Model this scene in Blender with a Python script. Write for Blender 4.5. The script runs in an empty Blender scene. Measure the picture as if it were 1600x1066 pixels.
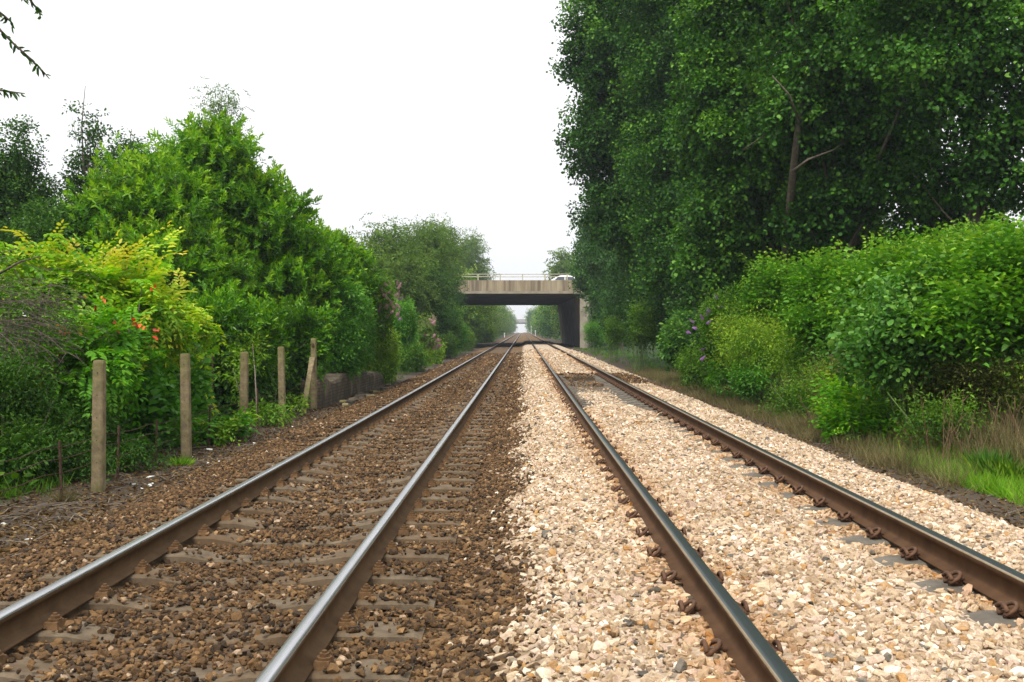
import bpy, bmesh, math, random
import numpy as np
from mathutils import Vector, Matrix
R = math.radians
SC = bpy.context.scene
COL = SC.collection
rng = np.random.default_rng(7)
random.seed(7)

# ---------------------------------------------------------------- camera
CAMZ = 1.343
cd = bpy.data.cameras.new('camera'); cam = bpy.data.objects.new('camera', cd); COL.objects.link(cam)
cam.location = (0, 0, CAMZ); cam.rotation_euler = (R(90 - 0.337), 0, R(0.573))
cd.sensor_width = 36; cd.lens = 38.25; cd.clip_start = 0.05; cd.clip_end = 5000
SC.camera = cam
# ---------------------------------------------------------------- overcast daylight
SUN_EL, SUN_AZ = R(58), R(205)      # azimuth clockwise from +Y: behind and a little left of the camera
w = bpy.data.worlds.new('World'); SC.world = w; w.use_nodes = True
nt = w.node_tree; nt.nodes.clear()
out = nt.nodes.new('ShaderNodeOutputWorld'); bg = nt.nodes.new('ShaderNodeBackground')
sky = nt.nodes.new('ShaderNodeTexSky'); sky.sky_type = 'NISHITA'; sky.sun_disc = False
sky.sun_elevation = SUN_EL; sky.sun_rotation = SUN_AZ; sky.air_density = 1.0; sky.dust_density = 6.0; sky.ozone_density = 1.0
hs = nt.nodes.new('ShaderNodeHueSaturation'); hs.inputs['Saturation'].default_value = 0.10
mx = nt.nodes.new('ShaderNodeMix'); mx.data_type = 'RGBA'; mx.blend_type = 'MIX'
tc = nt.nodes.new('ShaderNodeTexCoord'); sp = nt.nodes.new('ShaderNodeSeparateXYZ'); mr = nt.nodes.new('ShaderNodeMapRange')
mr.inputs['From Min'].default_value = 0.0; mr.inputs['From Max'].default_value = 0.5
nt.links.new(tc.outputs['Generated'], sp.inputs[0]); nt.links.new(sp.outputs['Z'], mr.inputs['Value'])
nt.links.new(sky.outputs[0], hs.inputs['Color'])
mx.inputs[6].default_value = (10.2, 10.25, 10.4, 1)      # cloud layer near the horizon
mx.inputs[7].default_value = (15.0, 15.2, 15.6, 1)      # brighter cloud overhead
nt.links.new(mr.outputs[0], mx.inputs[0])
mx2 = nt.nodes.new('ShaderNodeMix'); mx2.data_type = 'RGBA'; mx2.inputs[0].default_value = 0.8
nt.links.new(hs.outputs[0], mx2.inputs[6]); nt.links.new(mx.outputs[2], mx2.inputs[7])
nt.links.new(mx2.outputs[2], bg.inputs['Color']); bg.inputs['Strength'].default_value = 0.088
nt.links.new(bg.outputs[0], out.inputs['Surface'])
ld = bpy.data.lights.new('sun', 'SUN'); ld.energy = 3.0; ld.angle = R(15); ld.color = (1.0, 0.96, 0.88)
sun = bpy.data.objects.new('sun', ld); COL.objects.link(sun)
sd = Vector((math.sin(SUN_AZ) * math.cos(SUN_EL), math.cos(SUN_AZ) * math.cos(SUN_EL), math.sin(SUN_EL)))
sun.rotation_euler = sd.to_track_quat('Z', 'Y').to_euler(); sun.location = (-10, -20, 40)
SC.view_settings.view_transform = 'Standard'; SC.view_settings.look = 'None'
SC.view_settings.exposure = 0.42; SC.view_settings.gamma = 1.0
SC.cycles.max_bounces = 7; SC.cycles.diffuse_bounces = 3; SC.cycles.glossy_bounces = 2
SC.cycles.transmission_bounces = 3; SC.cycles.transparent_max_bounces = 4; SC.cycles.volume_bounces = 0
SC.cycles.use_adaptive_sampling = True; SC.cycles.adaptive_threshold = 0.02
SC.cycles.caustics_reflective = False; SC.cycles.caustics_refractive = False

# ---------------------------------------------------------------- helpers
F = 1700.0
def at(px, py, Y):
    return np.array(((px - 817) / F * Y, Y, CAMZ - (py - 523) / F * Y))
def prof(Y):
    Y = np.asarray(Y, float)
    return 0.0042 * np.logaddexp(0, (np.minimum(Y, 620) - 14) / 4.0) * 4.0
def sstep(a, b, x):
    t = np.clip((x - a) / (b - a), 0, 1); return t * t * (3 - 2 * t)
def wob(x, y, s=1.0):
    return (np.sin(x * 1.7 * s + 1.3 * np.sin(y * 0.9 * s)) + np.sin(y * 1.3 * s + 2.1 + np.sin(x * 1.1 * s)) + 0.5 * np.sin(x * 3.9 * s + y * 3.1 * s)) / 2.5
def edge_pb(Y):      # where brown ballast meets pink
    return 0.02 + 0.07 * np.sin(Y * 1.3) + 0.05 * np.sin(Y * 3.1 + 1) - 0.05 * (Y < 12)
def patchm(X, Y):    # the dug out patch in the right track
    a = sstep(18, 20.5, Y + 1.2 * np.sin(X * 3)) * (1 - sstep(33, 34, Y))
    return a * sstep(0.92, 1.05, X) * (1 - sstep(2.25, 2.36, X))
def ground(X, Y):
    X = np.asarray(X, float); Y = np.asarray(Y, float)
    z = prof(Y) - 0.205
    e = edge_pb(Y)
    z = z + 0.235 * sstep(e - 0.35, e + 0.45, X)                       # heaped new ballast on the right
    z = z - .032 * sstep(1.95, 2.08, X) * (1 - sstep(2.46, 2.56, X)) * (1 - sstep(22, 26, Y))
    z = z - 0.07 * patchm(X, Y) - .022 * sstep(-2.5, -2.35, X) * (1 - sstep(-1.2, -1.0, X))
    z = z - 0.16 * sstep(3.0, 4.15, X) - 0.13 * sstep(3.1, 4.1, -X)  # ballast shoulders
    z = z - 0.14 * sstep(3.1, 4.4, X)
    z = z + 0.015 * wob(X, Y, 1.0)
    z = z + 0.05 * wob(X, Y, 0.8) * (sstep(4.2, 5.5, np.abs(X)))
    z = z + 2.6 * sstep(6.5, 15, X) + 1.6 * sstep(6.5, 15, -X)          # cutting banks
    z = z + 0.5 * wob(X, Y, 0.12) * sstep(9, 20, np.abs(X))
    return z
def gz(x, y): return float(ground(x, y))

def tag(o, label=None, cat=None, group=None, kind=None):
    if label: o['label'] = label
    if cat: o['category'] = cat
    if group: o['group'] = group
    if kind: o['kind'] = kind
    return o
def empty(name, loc, label=None, cat=None, group=None):
    o = bpy.data.objects.new(name, None); COL.objects.link(o); o.location = loc; o.empty_display_size = 0.2
    return tag(o, label, cat, group)
def np_mesh(name, V, faces, attrs=None, smooth=False, midx=None):
    """faces: list of (n,k) int arrays"""
    V = np.asarray(V, np.float32)
    me = bpy.data.meshes.new(name)
    me.vertices.add(len(V)); me.vertices.foreach_set('co', V.ravel())
    tot = sum(f.size for f in faces); nf = sum(len(f) for f in faces)
    li = np.concatenate([f.ravel() for f in faces]).astype(np.int32)
    cnt = np.concatenate([np.full(len(f), f.shape[1], np.int32) for f in faces])
    st = np.concatenate([[0], np.cumsum(cnt)[:-1]]).astype(np.int32)
    me.loops.add(tot); me.loops.foreach_set('vertex_index', li)
    me.polygons.add(nf); me.polygons.foreach_set('loop_start', st)
    try: me.polygons.foreach_set('loop_total', cnt)
    except Exception: pass
    if smooth: me.polygons.foreach_set('use_smooth', np.ones(nf, bool))
    if midx is not None: me.polygons.foreach_set('material_index', np.asarray(midx, np.int32))
    me.update(calc_edges=True)
    for k, a in (attrs or {}).items():
        at_ = me.attributes.new(k, 'FLOAT', 'FACE'); at_.data.foreach_set('value', np.asarray(a, np.float32))
    return me
def link(name, me, mats, parent=None, loc=None):
    for m in (mats if isinstance(mats, (list, tuple)) else [mats]): me.materials.append(m)
    o = bpy.data.objects.new(name, me); COL.objects.link(o)
    if parent is not None: o.parent = parent
    if loc is not None: o.location = loc
    return o
class MB:
    """collects boxes, tubes and lofts into one mesh"""
    def __init__(s): s.v = []; s.f = []; s.m = []; s.n = 0; s.cur = 0
    def add(s, verts, faces):
        s.v += [tuple(p) for p in verts]; s.f += [tuple(i + s.n for i in f) for f in faces]; s.m += [s.cur] * len(faces); s.n += len(verts)
    def box(s, c, d, rz=0, top=1.0, jit=0, rot=None):
        c = Vector(c); hx, hy, hz = d[0] / 2, d[1] / 2, d[2] / 2
        vs = []
        for z, k in ((-hz, 1), (hz, top)):
            for x, y in ((-hx, -hy), (hx, -hy), (hx, hy), (-hx, hy)):
                p = Vector((x * k, y * k, z))
                if jit: p += Vector([random.uniform(-jit, jit) for _ in range(3)])
                if rot is not None: p = rot @ p
                elif rz: p = Matrix.Rotation(rz, 3, 'Z') @ p
                vs.append(c + p)
        s.add(vs, [(3, 2, 1, 0), (4, 5, 6, 7), (0, 1, 5, 4), (1, 2, 6, 5), (2, 3, 7, 6), (3, 0, 4, 7)])
    def tube(s, pts, rad, n=6):
        pts = [Vector(p) for p in pts]; rings = []
        for i, p in enumerate(pts):
            t = (pts[min(i + 1, len(pts) - 1)] - pts[max(i - 1, 0)]).normalized()
            a = t.orthogonal().normalized() if i == 0 else (rings[-1][1] - t * rings[-1][1].dot(t)).normalized()
            b = t.cross(a); r = rad[i] if hasattr(rad, '__len__') else rad
            rings.append(([p + (a * math.cos(2 * math.pi * k / n) + b * math.sin(2 * math.pi * k / n)) * r for k in range(n)], a))
        vs = [q for r_, _ in rings for q in r_]; fs = []
        for i in range(len(pts) - 1):
            for k in range(n): fs.append((i * n + k, i * n + (k + 1) % n, (i + 1) * n + (k + 1) % n, (i + 1) * n + k))
        fs.append(tuple(reversed(range(n)))); fs.append(tuple(range((len(pts) - 1) * n, len(pts) * n)))
        s.add(vs, fs)
    def loft(s, secs, close=True, caps=True):
        n = len(secs[0]); vs = [p for c in secs for p in c]; fs = []
        for i in range(len(secs) - 1):
            for k in range(n if close else n - 1): fs.append((i * n + k, i * n + (k + 1) % n, (i + 1) * n + (k + 1) % n, (i + 1) * n + k))
        if caps: fs.append(tuple(reversed(range(n)))); fs.append(tuple(range((len(secs) - 1) * n, len(secs) * n)))
        s.add(vs, fs)
    def build(s, name, mats, parent=None, loc=None, smooth=False, bevel=0):
        me = bpy.data.meshes.new(name); me.from_pydata(s.v, [], s.f); me.update()
        me.polygons.foreach_set('material_index', s.m)
        if smooth: me.polygons.foreach_set('use_smooth', [True] * len(s.f))
        bm = bmesh.new(); bm.from_mesh(me)
        if bevel: bmesh.ops.bevel(bm, geom=bm.edges[:], offset=bevel, segments=2, affect='EDGES', clamp_overlap=True)
        bmesh.ops.recalc_face_normals(bm, faces=bm.faces)
        bm.to_mesh(me); bm.free()
        return link(name, me, mats, parent, loc)
def copy_tree(o, parent=None):
    c = o.copy(); COL.objects.link(c); c.parent = parent
    for ch in list(o.children): copy_tree(ch, c)
    return c

# ---------------------------------------------------------------- materials
def newmat(name):
    m = bpy.data.materials.new(name); m.use_nodes = True; m.node_tree.nodes.clear(); return m, m.node_tree
def N(nt, t, **kw):
    n = nt.nodes.new(t)
    for k, v in kw.items():
        if k.startswith('i_'): n.inputs[k[2:].replace('_', ' ')].default_value = v
        else: setattr(n, k, v)
    return n
def ramp(nt, stops, interp='LINEAR'):
    n = nt.nodes.new('ShaderNodeValToRGB'); cr = n.color_ramp; cr.interpolation = interp
    while len(cr.elements) < len(stops): cr.elements.new(0.5)
    for e, (p, c) in zip(cr.elements, stops): e.position = p; e.color = (*c, 1)
    return n
def mixc(nt, fac, a, b, blend='MIX'):
    n = nt.nodes.new('ShaderNodeMix'); n.data_type = 'RGBA'; n.blend_type = blend
    for s, v in ((0, fac), (6, a), (7, b)):
        if hasattr(v, 'is_output'): nt.links.new(v, n.inputs[s])
        elif s == 0: n.inputs[0].default_value = v
        else: n.inputs[s].default_value = (*v, 1)
    return n.outputs[2]
def noise(nt, vec, scale, detail=4, rough=0.55, dist=0):
    n = N(nt, 'ShaderNodeTexNoise', i_Scale=scale, i_Detail=detail, i_Roughness=rough, i_Distortion=dist)
    if vec is not None: nt.links.new(vec, n.inputs['Vector'])
    return n.outputs['Fac']
def mrange(nt, v, a, b, c=0.0, d=1.0):
    n = N(nt, 'ShaderNodeMapRange'); nt.links.new(v, n.inputs[0])
    for i, q in zip((1, 2, 3, 4), (a, b, c, d)): n.inputs[i].default_value = q
    return n.outputs[0]
def mth(nt, op, a, b=None):
    n = N(nt, 'ShaderNodeMath', operation=op)
    for i, v in enumerate((a, b)):
        if v is None: continue
        if hasattr(v, 'is_output'): nt.links.new(v, n.inputs[i])
        else: n.inputs[i].default_value = v
    return n.outputs[0]
def bump(nt, h, strength, dist, normal=None):
    n = N(nt, 'ShaderNodeBump', i_Strength=strength, i_Distance=dist); nt.links.new(h, n.inputs['Height'])
    if normal is not None: nt.links.new(normal, n.inputs['Normal'])
    return n.outputs[0]
def princ(nt, col, rough=0.8, metal=0.0, spec=0.3, normal=None):
    p = N(nt, 'ShaderNodeBsdfPrincipled'); o = N(nt, 'ShaderNodeOutputMaterial')
    if hasattr(col, 'is_output'): nt.links.new(col, p.inputs['Base Color'])
    else: p.inputs['Base Color'].default_value = (*col, 1)
    if hasattr(rough, 'is_output'): nt.links.new(rough, p.inputs['Roughness'])
    else: p.inputs['Roughness'].default_value = rough
    p.inputs['Metallic'].default_value = metal; p.inputs['Specular IOR Level'].default_value = spec
    if normal is not None: nt.links.new(normal, p.inputs['Normal'])
    nt.links.new(p.outputs[0], o.inputs[0]); return p
def leafmat(name, stops, trans=0.3, gloss=0.5, rough=0.4, tcol=(1.15, 1.25, 0.45)):
    m, nt = newmat(name)
    a = N(nt, 'ShaderNodeAttribute', attribute_name='rnd')
    oi = N(nt, 'ShaderNodeObjectInfo')
    c = ramp(nt, stops); nt.links.new(a.outputs['Fac'], c.inputs[0])
    tcn = N(nt, 'ShaderNodeTexCoord')
    nz = noise(nt, tcn.outputs['Object'], 0.9, 3)
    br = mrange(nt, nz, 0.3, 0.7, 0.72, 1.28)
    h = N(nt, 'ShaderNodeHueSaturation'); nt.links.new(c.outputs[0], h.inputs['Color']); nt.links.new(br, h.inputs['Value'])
    col = h.outputs[0]
    p = N(nt, 'ShaderNodeBsdfPrincipled'); nt.links.new(col, p.inputs['Base Color'])
    p.inputs['Roughness'].default_value = rough; p.inputs['Specular IOR Level'].default_value = gloss
    tr = N(nt, 'ShaderNodeBsdfTranslucent'); nt.links.new(mixc(nt, 1.0, col, tcol, 'MULTIPLY'), tr.inputs['Color'])
    ms = N(nt, 'ShaderNodeMixShader'); ms.inputs[0].default_value = trans
    nt.links.new(p.outputs[0], ms.inputs[1]); nt.links.new(tr.outputs[0], ms.inputs[2])
    o = N(nt, 'ShaderNodeOutputMaterial'); nt.links.new(ms.outputs[0], o.inputs[0])
    return m
def plain(name, c1, c2, scale=8, rough=0.85, metal=0, spec=0.25, bstr=0.3, bd=0.01):
    m, nt = newmat(name); tcn = N(nt, 'ShaderNodeTexCoord')
    n1 = noise(nt, tcn.outputs['Object'], scale, 6, 0.65)
    c = mixc(nt, mrange(nt, n1, 0.32, 0.68), c1, c2)
    princ(nt, c, rough, metal, spec, bump(nt, n1, bstr, bd)); return m

G = {}
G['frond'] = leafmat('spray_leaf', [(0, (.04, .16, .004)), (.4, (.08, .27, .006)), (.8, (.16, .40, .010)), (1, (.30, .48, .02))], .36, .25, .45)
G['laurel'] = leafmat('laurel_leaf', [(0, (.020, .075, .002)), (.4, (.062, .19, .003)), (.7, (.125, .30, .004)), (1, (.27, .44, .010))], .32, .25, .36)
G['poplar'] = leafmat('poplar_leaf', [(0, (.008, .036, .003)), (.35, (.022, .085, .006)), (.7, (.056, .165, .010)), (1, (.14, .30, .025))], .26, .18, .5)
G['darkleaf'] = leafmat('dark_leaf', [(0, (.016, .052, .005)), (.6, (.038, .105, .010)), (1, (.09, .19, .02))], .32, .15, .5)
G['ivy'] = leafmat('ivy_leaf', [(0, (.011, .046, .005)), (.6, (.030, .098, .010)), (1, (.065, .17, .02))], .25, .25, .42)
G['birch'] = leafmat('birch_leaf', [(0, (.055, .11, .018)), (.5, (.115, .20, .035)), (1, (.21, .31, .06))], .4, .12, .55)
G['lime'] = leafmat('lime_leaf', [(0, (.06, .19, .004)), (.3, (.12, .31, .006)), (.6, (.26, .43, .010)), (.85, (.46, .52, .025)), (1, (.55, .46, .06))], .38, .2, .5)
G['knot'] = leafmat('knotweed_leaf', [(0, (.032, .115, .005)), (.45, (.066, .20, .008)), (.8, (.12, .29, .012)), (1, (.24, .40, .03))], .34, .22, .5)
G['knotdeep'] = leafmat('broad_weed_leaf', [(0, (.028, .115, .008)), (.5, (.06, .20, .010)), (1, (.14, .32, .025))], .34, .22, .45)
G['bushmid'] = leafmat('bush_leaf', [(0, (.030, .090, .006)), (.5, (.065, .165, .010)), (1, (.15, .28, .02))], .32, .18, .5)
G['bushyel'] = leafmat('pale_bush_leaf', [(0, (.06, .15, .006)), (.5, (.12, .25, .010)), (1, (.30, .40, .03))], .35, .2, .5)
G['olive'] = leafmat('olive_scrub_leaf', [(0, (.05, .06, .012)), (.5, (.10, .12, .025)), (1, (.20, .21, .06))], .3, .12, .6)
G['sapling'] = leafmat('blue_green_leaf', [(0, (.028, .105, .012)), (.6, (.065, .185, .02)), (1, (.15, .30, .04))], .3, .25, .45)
G['brown'] = leafmat('dead_leaf', [(0, (.05, .03, .012)), (.6, (.13, .08, .03)), (1, (.25, .17, .08))], .2, .1, .8, (1, .9, .6))
G['red'] = leafmat('red_leaf', [(0, (.30, .03, .01)), (.6, (.6, .05, .015)), (1, (.75, .25, .02))], .3, .3, .5, (1.2, .8, .6))
G['grass'] = leafmat('grass_blade', [(0, (.06, .17, .006)), (.6, (.13, .30, .010)), (1, (.26, .40, .03))], .3, .2, .6)
G['dry'] = leafmat('dry_grass_blade', [(0, (.07, .065, .025)), (.5, (.14, .12, .05)), (1, (.28, .23, .11))], .25, .1, .8, (1, .95, .7))
G['purple'] = leafmat('purple_petal', [(0, (.28, .10, .36)), (.6, (.42, .22, .52)), (1, (.62, .42, .66))], .3, .2, .6, (1, 1, 1))
G['pink'] = leafmat('pink_petal', [(0, (.30, .16, .19)), (.6, (.45, .26, .29)), (1, (.62, .45, .45))], .3, .2, .6, (1, 1, 1))
BARK = plain('bark', (.06, .048, .035), (.16, .135, .10), 9, .9, bstr=.8, bd=.03)
TWIG = plain('grey_twig', (.10, .08, .06), (.24, .20, .16), 14, .9)
STEMR = plain('reddish_dead_stem', (.07, .045, .022), (.17, .11, .055), 12, .85)
STEMG = plain('green_stem', (.05, .10, .02), (.12, .16, .05), 12, .7)

def concrete(name, base, dark, rust=None, scale=3.0):
    m, nt = newmat(name); tcn = N(nt, 'ShaderNodeTexCoord'); v = tcn.outputs['Object']
    geo_ = N(nt, 'ShaderNodeNewGeometry'); v = geo_.outputs['Position'] if 'sleeper' in name else v
    n1 = noise(nt, v, scale, 8, .7); n2 = noise(nt, v, scale * 14, 4, .7)
    c = mixc(nt, mrange(nt, n1, .35, .68), base, dark)
    c = mixc(nt, mrange(nt, n2, .55, .75, 0, .5), c, tuple(x * .45 for x in dark))
    if rust: c = mixc(nt, mrange(nt, noise(nt, v, 1.6, 5), .45, .7, 0, .8), c, rust)
    princ(nt, c, .9, 0, .2, bump(nt, n2, .5, .006)); return m
SLEEP = concrete('sleeper_concrete', (.155, .118, .078), (.072, .052, .032), (.10, .060, .030), 7)
SLEEPR = concrete('grey_sleeper_concrete', (.14, .125, .10), (.075, .062, .048), None, 5)
POSTM = concrete('post_concrete', (.27, .21, .12), (.09, .072, .042), (.14, .15, .035), 11)
IRON = plain('dull_brown_iron', (.035, .020, .013), (.075, .042, .026), 30, .85)
RUST = plain('rusty_iron', (.055, .027, .015), (.115, .056, .028), 30, .8, .0, .3, .5, .004)
CLIPL = plain('dusty_brown_iron', (.075, .04, .016), (.15, .082, .036), 30, .85, .0, .25, .5, .004)

def railmats(pref, web1, web2, top, rough):
    a = plain(pref + '_web_rust', web1, web2, 6, .8, 0, .12, .35, .003)
    m, nt = newmat(pref + '_head_steel'); tcn = N(nt, 'ShaderNodeTexCoord')
    mp = N(nt, 'ShaderNodeMapping'); mp.inputs['Scale'].default_value = (60, 1.2, 60); nt.links.new(tcn.outputs['Object'], mp.inputs[0])
    n1 = noise(nt, mp.outputs[0], 1.0, 6, .7)
    c = mixc(nt, mrange(nt, n1, .35, .7), top, tuple(x * .72 for x in top))
    princ(nt, c, mrange(nt, n1, .3, .7, rough, rough + .13), .9, .5)
    return [a, m]

# ---------------------------------------------------------------- ground sheet
def axis(parts):
    out_ = []
    for a, b, st in parts: out_ += list(np.arange(a, b, st))
    return np.array(sorted(set(np.round(out_, 4))))
def build_ground():
    xs = np.concatenate([[-1600, -800, -400, -200, -120, -80], axis([(-60, -20, 4), (-20, -7, .8), (-7, 7, .12), (7, 20, .8), (20, 61, 4)]), [80, 120, 200, 400, 800, 1600]])
    ys = np.concatenate([[-1200, -400, -100, -40], axis([(-20, 2, 1), (2, 24, .15), (24, 60, .5), (60, 160, 2), (160, 420, 8), (420, 820, 25)]), [1000, 1400, 2000, 2600]])
    X, Y = np.meshgrid(xs, ys); Z = ground(X, Y)
    V = np.stack([X, Y, Z], -1).reshape(-1, 3); nx, ny = len(xs), len(ys)
    i, j = np.meshgrid(np.arange(nx - 1), np.arange(ny - 1)); b = (j * nx + i).ravel()
    Q = np.stack([b, b + 1, b + nx + 1, b + nx], 1)
    m, nt = newmat('ground_surface'); tcn = N(nt, 'ShaderNodeTexCoord'); v = tcn.outputs['Object']
    s = N(nt, 'ShaderNodeSeparateXYZ'); nt.links.new(v, s.inputs[0]); X_, Y_ = s.outputs['X'], s.outputs['Y']
    nbig = noise(nt, v, .9, 4); nmid = noise(nt, v, 6, 5, .65); nfin = noise(nt, v, 60, 4, .7)
    jit = mth(nt, 'MULTIPLY', mth(nt, 'SUBTRACT', nmid, .5), .5)
    Xj = mth(nt, 'ADD', X_, jit)
    vo = N(nt, 'ShaderNodeTexVoronoi', i_Scale=19.0); nt.links.new(v, vo.inputs['Vector'])
    sx = N(nt, 'ShaderNodeSeparateColor'); nt.links.new(vo.outputs['Color'], sx.inputs[0])
    brown = ramp(nt, [(0, (.045, .029, .016)), (.4, (.11, .066, .032)), (.75, (.165, .10, .046)), (1, (.23, .15, .08))]); nt.links.new(sx.outputs[0], brown.inputs[0])
    pink = ramp(nt, [(0, (.18, .14, .11)), (.25, (.34, .25, .17)), (.65, (.45, .345, .245)), (1, (.56, .47, .36))]); nt.links.new(sx.outputs[0], pink.inputs[0])
    soil = mixc(nt, mrange(nt, nfin, .35, .65), (.030, .023, .016), (.095, .072, .05))
    soil = mixc(nt, mrange(nt, nmid, .45, .65, 0, .7), soil, (.075, .06, .045))
    green = mixc(nt, mrange(nt, nfin, .35, .65), (.012, .028, .008), (.035, .06, .016))
    def band(a, b, soft, val=Xj):
        return mth(nt, 'MULTIPLY', mrange(nt, val, a - soft, a + soft), mrange(nt, val, b + soft, b - soft))
    oily = mixc(nt, mrange(nt, nmid, .4, .6, .25, .6), brown.outputs[0], (.075, .05, .032))
    c = mixc(nt, band(-3.9, 3.7, .15), soil, brown.outputs[0])
    c = mixc(nt, mth(nt, 'MULTIPLY', band(-2.4, -1.1, .1), .5), c, (.085, .062, .045))
    pm = mth(nt, 'MULTIPLY', band(.02, 3.75, .12), mrange(nt, Y_, 128, 132, 1, 0))
    gap = mth(nt, 'MULTIPLY', mrange(nt, mth(nt, 'ADD', Y_, jit), 27, 28.2), mrange(nt, mth(nt, 'ADD', Y_, jit), 35, 33.5))
    gap = mth(nt, 'MULTIPLY', gap, mth(nt, 'GREATER_THAN', X_, .93))
    gap2 = mth(nt, 'MULTIPLY', mth(nt, 'MULTIPLY', mrange(nt, Y_, 19.5, 20.5), mrange(nt, Y_, 34, 33)), mth(nt, 'MULTIPLY', mrange(nt, X_, .95, 1.1), mrange(nt, X_, 2.35, 2.25)))
    gap = mth(nt, 'MAXIMUM', gap, gap2)
    pm = mth(nt, 'MULTIPLY', pm, mth(nt, 'SUBTRACT', 1.0, gap))
    c = mixc(nt, pm, c, pink.outputs[0])
    edg = mth(nt, 'MAXIMUM', mrange(nt, Xj, 5.6, 6.2), mrange(nt, Xj, -4.9, -5.6))
    c = mixc(nt, edg, c, green)
    hsum = mth(nt, 'ADD', vo.outputs['Distance'], mth(nt, 'MULTIPLY', nfin, .4))
    princ(nt, c, .92, 0, .15, bump(nt, hsum, .7, .03))
    o = link('ground', np_mesh('ground', V, [Q], smooth=True), m); tag(o, kind='structure')
build_ground()

# ---------------------------------------------------------------- ballast (loose stones)
def stone_protos(mat, n, seed):
    r = random.Random(seed); c = bpy.data.collections.new('stone_kinds_%d' % seed)
    for i in range(n):
        bm = bmesh.new(); sx, sy, sz = r.uniform(.75, 1.2), r.uniform(.6, .95), r.uniform(.45, .8)
        for _ in range(13):
            p = Vector([r.gauss(0, 1) for _ in range(3)]).normalized() * r.uniform(.8, 1.05)
            bm.verts.new((p.x * sx * .5, p.y * sy * .5, p.z * sz * .5))
        h = bmesh.ops.convex_hull(bm, input=bm.verts[:])
        loose = [v for v in bm.verts if not v.link_faces]
        bmesh.ops.delete(bm, geom=loose, context='VERTS')
        bmesh.ops.bevel(bm, geom=bm.edges[:], offset=.035, segments=1, affect='EDGES', clamp_overlap=True)
        me = bpy.data.meshes.new('stone'); bm.to_mesh(me); bm.free(); me.materials.append(mat)
        c.objects.link(bpy.data.objects.new('stone', me))
    return c
def stonemat(name, stops, rails=(), stain=(.90, .72, .54)):
    m, nt = newmat(name); oi = N(nt, 'ShaderNodeObjectInfo'); tcn = N(nt, 'ShaderNodeTexCoord')
    c = ramp(nt, stops); nt.links.new(oi.outputs['Random'], c.inputs[0])
    n1 = noise(nt, tcn.outputs['Object'], 3.5, 5, .7)
    nw = noise(nt, oi.outputs['Location'], .8, 3)
    cc = mixc(nt, 1.0, c.outputs[0], mixc(nt, mrange(nt, n1, .3, .7), (.68, .64, .60), (1.22, 1.2, 1.18)), 'MULTIPLY')
    cc = mixc(nt, 1.0, cc, mixc(nt, mrange(nt, nw, .35, .65), (.85, .82, .78), (1.08, 1.08, 1.08)), 'MULTIPLY')
    if rails:
        sx_ = N(nt, 'ShaderNodeSeparateXYZ'); nt.links.new(oi.outputs['Location'], sx_.inputs[0]); d_ = None
        for rx in rails:
            q = mth(nt, 'ABSOLUTE', mth(nt, 'SUBTRACT', sx_.outputs['X'], rx)); d_ = q if d_ is None else mth(nt, 'MINIMUM', d_, q)
        d_ = mth(nt, 'ADD', d_, mth(nt, 'MULTIPLY', mth(nt, 'SUBTRACT', nw, .5), .5))
        cc = mixc(nt, mrange(nt, d_, .06, .34, 1, 0), cc, mixc(nt, 1.0, cc, stain, 'MULTIPLY'))
    princ(nt, cc, .85, 0, .25, bump(nt, n1, .4, .05)); return m
PINK = stonemat('pale_pink_stone', [(0, (.08, .08, .075)), (.03, (.20, .18, .15)), (.06, (.32, .23, .15)), (.12, (.44, .25, .09)), (.16, (.34, .25, .165)), (.4, (.44, .34, .23)), (.6, (.53, .43, .30)), (.75, (.50, .38, .31)), (.9, (.61, .53, .40)), (1, (.76, .72, .62))], (.897, 2.402))
BROWN = stonemat('rusty_brown_stone', [(0, (.025, .018, .012)), (.25, (.066, .039, .018)), (.62, (.122, .069, .029)), (.89, (.175, .102, .042)), (.97, (.28, .17, .075)), (1, (.42, .33, .24))])
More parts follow.
